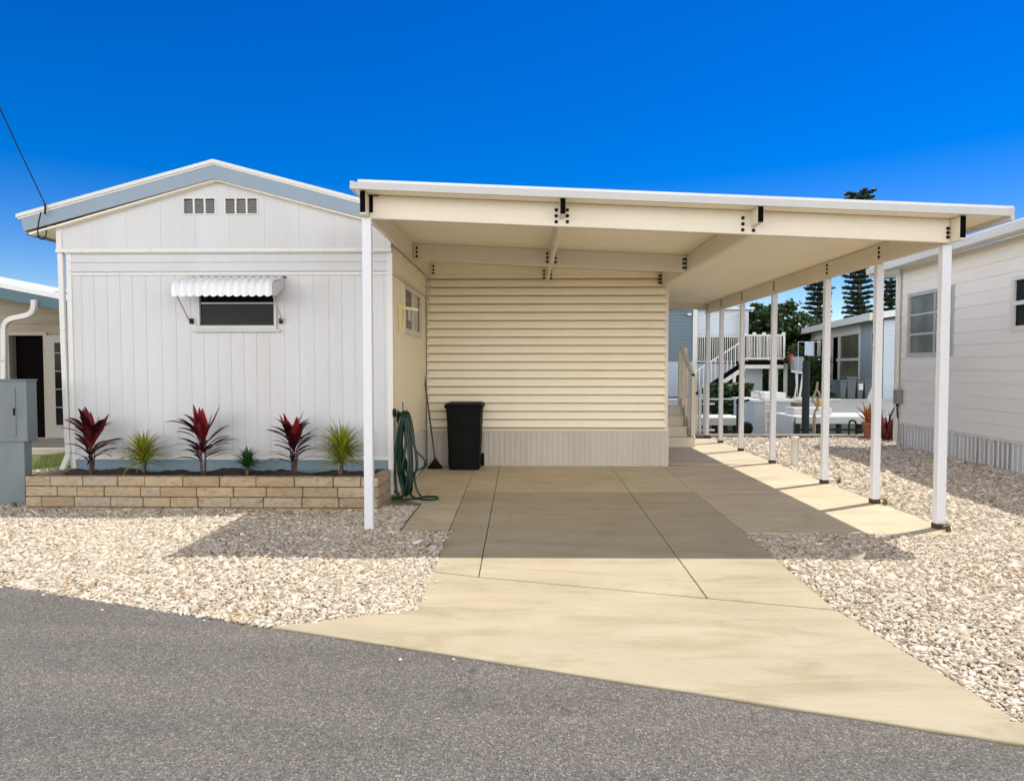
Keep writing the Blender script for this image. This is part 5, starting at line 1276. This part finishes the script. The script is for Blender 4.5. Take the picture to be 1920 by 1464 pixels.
# screened porch
pc = thing('screened_porch', None, None); pc.parent = lh2; pc.location = dB*u612
f = MB(); boxB(f, u612, LB, -.12, 0, 0, .75); f.build('knee_wall', SLT, pc)
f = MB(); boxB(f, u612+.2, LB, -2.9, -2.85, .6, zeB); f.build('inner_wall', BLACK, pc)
fr_posts = [1611, 1572, 1556, 1547, 1533, 1522, 1500]
for px in fr_posts:
    f = MB(); u_ = uB(px); boxB(f, u_-.09, u_+.09, -.14, .03, 0, zeB); f.build('porch_post', WHITE2, pc)
f = MB(); boxB(f, u612, LB, -.13, .02, zeB-.45, zeB+.02); boxB(f, u612, u568, -.13, .02, 1.85, 2.0); f.build('frame', WHITE2, pc)
f = MB(); boxB(f, u612, u568, -.07, -.065, .75, zeB-.35); f.build('screen', glass('porch_screen', (.07, .065, .045), .3), pc)
f = MB(); um = uB(1586); boxB(f, um-.35, um+.5, -.8, -.75, 1.9, 3.2); f.build('picture', paint('beige_picture', (.25, .20, .13), .7), pc)
# bins and bits on the far bank in front of the porch
FB = paint('grey_far_bin', (.10, .12, .14), .5)
for i, (px0, px1, yt, yb_, lab) in enumerate(((1575, 1588, 712, 746, 'narrow grey bin, leftmost of the bins beside the porch across the canal'), (1588, 1606, 706, 748, 'widest grey bin in the middle of the row beside the porch across the canal'), (1607, 1620, 713, 747, 'grey bin with a pale patch on its front across the canal'), (1621, 1634, 712, 746, 'grey bin nearest the leaning white umbrella across the canal'))):
    Yq = 31.8; x0, x1 = at(px0, 700, Yq).x, at(px1, 700, Yq).x; t = thing('wheeled_bin', lab, 'trash bin', ((x0+x1)/2, Yq, 0), 'grey bins across the canal')
    zt3 = Zp(yt, Yq); f = MB(); f.extr([(x0+.05, Yq, 0.05), (x1-.05, Yq, 0.05), (x1, Yq-.04, zt3-.1), (x0, Yq-.04, zt3-.1)], (0, .55, 0)); f.build('body', FB, t, bevel=.02)
    f = MB(); f.box(x0-.03, x1+.03, Yq-.08, Yq+.6, zt3-.1, zt3); f.build('lid', FB, t, bevel=.02)
    for s_ in (x0+.08, x1-.08):
        f = MB(); f.lathe((0, 0, 0), [(.01, -.03), (.1, -.03), (.1, .03), (.01, .03)], 12); f.rot(Matrix.Translation((s_, Yq+.45, .1)) @ Matrix.Rotation(math.pi/2, 4, 'Y')); f.build('wheel', DARKM, t)
    if i == 2: f = MB(); f.box(x0+.06, x1-.06, Yq-.06, Yq-.045, zt3-.45, zt3-.15); f.build('pale_patch', WHITE2, t)
# folded white umbrella leaning
v = at(1631, 760, 26); w2 = at(1641, 712, 26)
um_ = thing('patio_umbrella', 'folded white cloth umbrella leaning at the canal left of the second post from the front', 'umbrella', (v.x, 26, 0))
f = MB(); f.tube([v, v.lerp(w2, .3), v.lerp(w2, .7), w2], [.16, .15, .08, .02], 9); f.build('canopy', WHITE2, um_)
f = MB(); f.tube([v+(v-w2)*.4, v], .03, 6); f.build('pole', TRIMG, um_)
# hanging towel, covered outboard, potted bush near the porch
Yt = 28.5 if False else 31.5
f = MB(); a, b2 = at(1509, 641, Yt), at(1524, 667, Yt); n = 14
vs = []
for i in range(n+1):
    x = a.x+(b2.x-a.x)*i/n
    for z in (a.z, (a.z+b2.z)/2, b2.z): vs.append((x, Yt+.04*math.sin(i*1.7), z))
f.add(vs, [(i*3+j, i*3+j+1, i*3+j+4, i*3+j+3) for i in range(n) for j in range(2)], True); f.tube([(a.x-.3, Yt, a.z), (b2.x+.5, Yt, a.z)], .012, 6)
f.tube([(a.x-.3, Yt, 0), (a.x-.3, Yt, a.z)], .012, 6); f.tube([(b2.x+.5, Yt, 0), (b2.x+.5, Yt, a.z)], .012, 6)
o = f.build('hanging_towel', paint('pale_blue_cloth', (.55, .66, .80), .8)); tag(o, 'pale blue cloth hanging on a rack across the canal just above the tall dark piling', 'towel')
mtr = thing('outboard_motor', 'grey covered outboard motor on a white stand just left of the tall dark piling', 'outboard motor', (at(1498, 690, Yt).x, Yt, 0))
f = MB(); x0, x1 = at(1487, 690, Yt).x, at(1508, 690, Yt).x; zc0, zc1 = Zp(698, Yt), Zp(669, Yt)
f.extr([(x0+.1, Yt, zc0), (x1-.1, Yt, zc0), (x1, Yt, zc1-.1), (x1-.06, Yt, zc1), (x0+.06, Yt, zc1), (x0, Yt, zc1-.1)], (0, .5, 0)); f.build('cover', paint('grey_cover_cloth', (.24, .30, .34), .7), mtr, bevel=.03)
f = MB(); f.tube([at(1493, 698, Yt+.25), at(1494, 722, Yt+.25)], .05, 8); f.tube([at(1506, 698, Yt+.2), at(1501, 733, Yt+.2)], .05, 8); f.tube([at(1484, 696, Yt), at(1508, 700, Yt)], .05, 8)
a = at(1496, 733, Yt); f.box(a.x-.1, a.x+.5, Yt, Yt+.4, 0, .1); f.tube([at(1501, 733, Yt+.2), (a.x+.15, Yt+.2, .05)], .05, 8); f.tube([at(1494, 722, Yt+.25), (a.x-.05, Yt+.25, .05)], .04, 8); f.build('stand', WHITE2, mtr)
f = MB(); q_ = at(1482, 664, Yt+.3); f.box(q_.x-.04, q_.x+.14, Yt+.28, Yt+.34, at(1482, 684, Yt+.3).z, q_.z); t = thing('red_cloth_on_pole', None, None, (q_.x, Yt+.3, 0)); f.build('cloth', paint('red_cloth', (.40, .03, .02), .7), t); f = MB(); f.tube([(q_.x, Yt+.36, 0), (q_.x, Yt+.36, q_.z+.03)], .015, 6); f.build('pole', DARKM, t); tag(t, 'small red cloth on a pole beside the third post, left of the grey outboard cover', 'cloth')
v = at(1497, 668, Yt+.6)
t = thing('potted_bush', 'round dark green bush in a pot above the grey covered outboard motor', 'potted plant', (v.x, Yt+.6, 0)); f = MB(); f.lathe((v.x, Yt+.9, 0), [(.22, 0), (.3, v.z-.1), (.33, v.z)], 14); f.build('pot', DARKM, t)
f = MB(); r = random.Random(4)
for k in range(500):
    a = Vector((r.gauss(0, 1), r.gauss(0, 1), r.gauss(0, 1))).normalized()*.38*r.random()**.4; p = Vector((v.x, Yt+.9, v.z+.28))+a; s_ = .05; q = Vector((r.gauss(0, 1), r.gauss(0, 1), r.gauss(0, 1))).normalized(); b_ = q.cross(Vector((.3, .2, 1))).normalized(); c = q.cross(b_); f.add([p-b_*s_, p-c*s_, p+b_*s_, p+c*s_], [(0, 1, 2, 3)])
f.build('foliage', TREEG, t)

# ================================================================== trees
BARK = paint('bark', (.10, .07, .05), .9, (.05, .04, .03), .4, scale=6)
PINEG = leaf_mat('pine_foliage', (.008, .022, .010), (.03, .06, .02), trans=.1)
def cards(m, c, rad, n, size, r, flat=1.0):
    for k in range(n):
        a = Vector((r.gauss(0, 1), r.gauss(0, 1), r.gauss(0, 1)*flat)); a = a.normalized()*rad*r.random()**.5; a.z *= flat
        p = c+a; q = Vector((r.gauss(0, 1), r.gauss(0, 1), r.gauss(0, 1)+.6)).normalized(); b_ = q.cross(Vector((r.gauss(0, 1), r.gauss(0, 1), r.gauss(0, 1)))).normalized(); cc = q.cross(b_); s_ = size*r.uniform(.6, 1.4)
        m.add([p-b_*s_, p-cc*s_*.5, p+b_*s_, p+cc*s_*.5], [(0, 1, 2, 3)])
def pine(px, Y, top_py, label, seed, rad=1.15):
    r = random.Random(seed); v = at(px, top_py, Y); x, ht = v.x, v.z
    t = thing('norfolk_pine', label, 'pine tree', (x, Y, 0), 'tall pines behind the canal houses')
    f = MB(); f.tube([(x, Y, -.1), (x+.1, Y, ht*.5), (x, Y, ht)], [.28, .2, .05], 9); f.build('trunk', BARK, t)
    m = MB(); z = 2.5
    while z < ht:
        k_ = min(1, (ht-z)/1.2+.55); rr_ = rad*k_*r.uniform(.85, 1.1); nb = 8; a0 = r.uniform(0, 6.28)
        for i in range(nb):
            if r.random() < .06: continue
            az = a0+6.283*i/nb+r.uniform(-.15, .15); L1 = rr_*r.uniform(.8, 1.12); h_ = Vector((math.cos(az), math.sin(az), 0))
            P = [Vector((x, Y, z))+h_*L1*s_+Vector((0, 0, .10*math.sin(s_*3)+.22*s_**3)) for s_ in (0, .35, .7, 1)]
            m.tube(P, [.04, .03, .025, .01], 4, cap=False)
            for s_ in (.25, .45, .62, .78, .92, 1.0):
                c = Vector((x, Y, z))+h_*L1*s_+Vector((0, 0, .10*math.sin(s_*3)+.22*s_**3)); cards(m, c, .22, 22, .12, r, .6)
        z += r.uniform(.42, .52)
    m.build('crown', PINEG, t); return t
pine(1537, 66, 392, 'tall dark pine seen left of the third post, its top hidden by the carport roof', 41, 1.2).location
pine(1613, 62, 355, 'tall dark pine whose top shows above the carport roof edge', 42, 1.15)
pine(1672, 70, 400, 'tall dark pine mostly hidden behind the corner of the right hand home', 43, 1.2)
def broad(name, px, Y, ztop, rad, label, seed, n=150, size=.16):
    r = random.Random(seed); v = at(px, 700, Y); x = v.x; t = thing(name, label, 'tree', (x, Y, 0))
    f = MB(); f.tube([(x, Y, -.1), (x+.1, Y, ztop*.3), (x-.1, Y, ztop*.55)], [.3, .22, .15], 9)
    m = MB()
    for k in range(n):
        a = Vector((r.gauss(0, 1), r.gauss(0, 1), r.gauss(0, .9))).normalized()*r.random()**.45
        c = Vector((x+a.x*rad, Y+a.y*rad, ztop*.60+a.z*ztop*.38)); cards(m, c, rad*.2*r.uniform(.6, 1.3), 85, size, r, .7)
        if k % 6 == 0: f.tube([(x, Y, ztop*.35), ((x+c.x)/2, (Y+c.y)/2, (ztop*.4+c.z)/2+.2), c], [.09, .06, .02], 5)
    f.build('trunk', BARK, t); m.build('crown', TREEG, t)
broad('leafy_tree', 1438, 47, at(1438, 556, 47).z, 2.9, 'large dark leafy tree behind the white deck railing across the canal', 51, 170)
broad('leafy_tree', 1372, 50, at(1372, 585, 50).z, 2.4, 'dark tree behind the roof of the two storey blue house', 52, 90)
broad('leafy_tree', 1505, 52, at(1490, 592, 52).z, 1.7, 'lower dark tree right of the largest tree behind the white roofed house', 53, 60)

# satellite dish on the white roof
sdp = B0+dB*uB(1509)*.93+nB*.5; zd_ = zeB+.35
sdh = thing('satellite_dish', 'small white satellite dish at the low end of the long white roof across the canal', 'satellite dish', sdp+zz*zd_)
f = MB(); f.lathe((0, 0, 0), [(.02, .10), (.25, .06), (.42, 0), (.44, -.01), (.42, .03), (.2, .10), (.02, .13)], 16); f.rot(Matrix.Translation(sdp+zz*(zd_+.45)) @ Matrix.Rotation(R(70), 4, 'X')); f.build('dish', ROOFW, sdh)
f = MB(); f.tube([sdp+zz*(zd_-.3), sdp+zz*(zd_+.4)], .04, 6); f.build('mast', TRIMG, sdh)
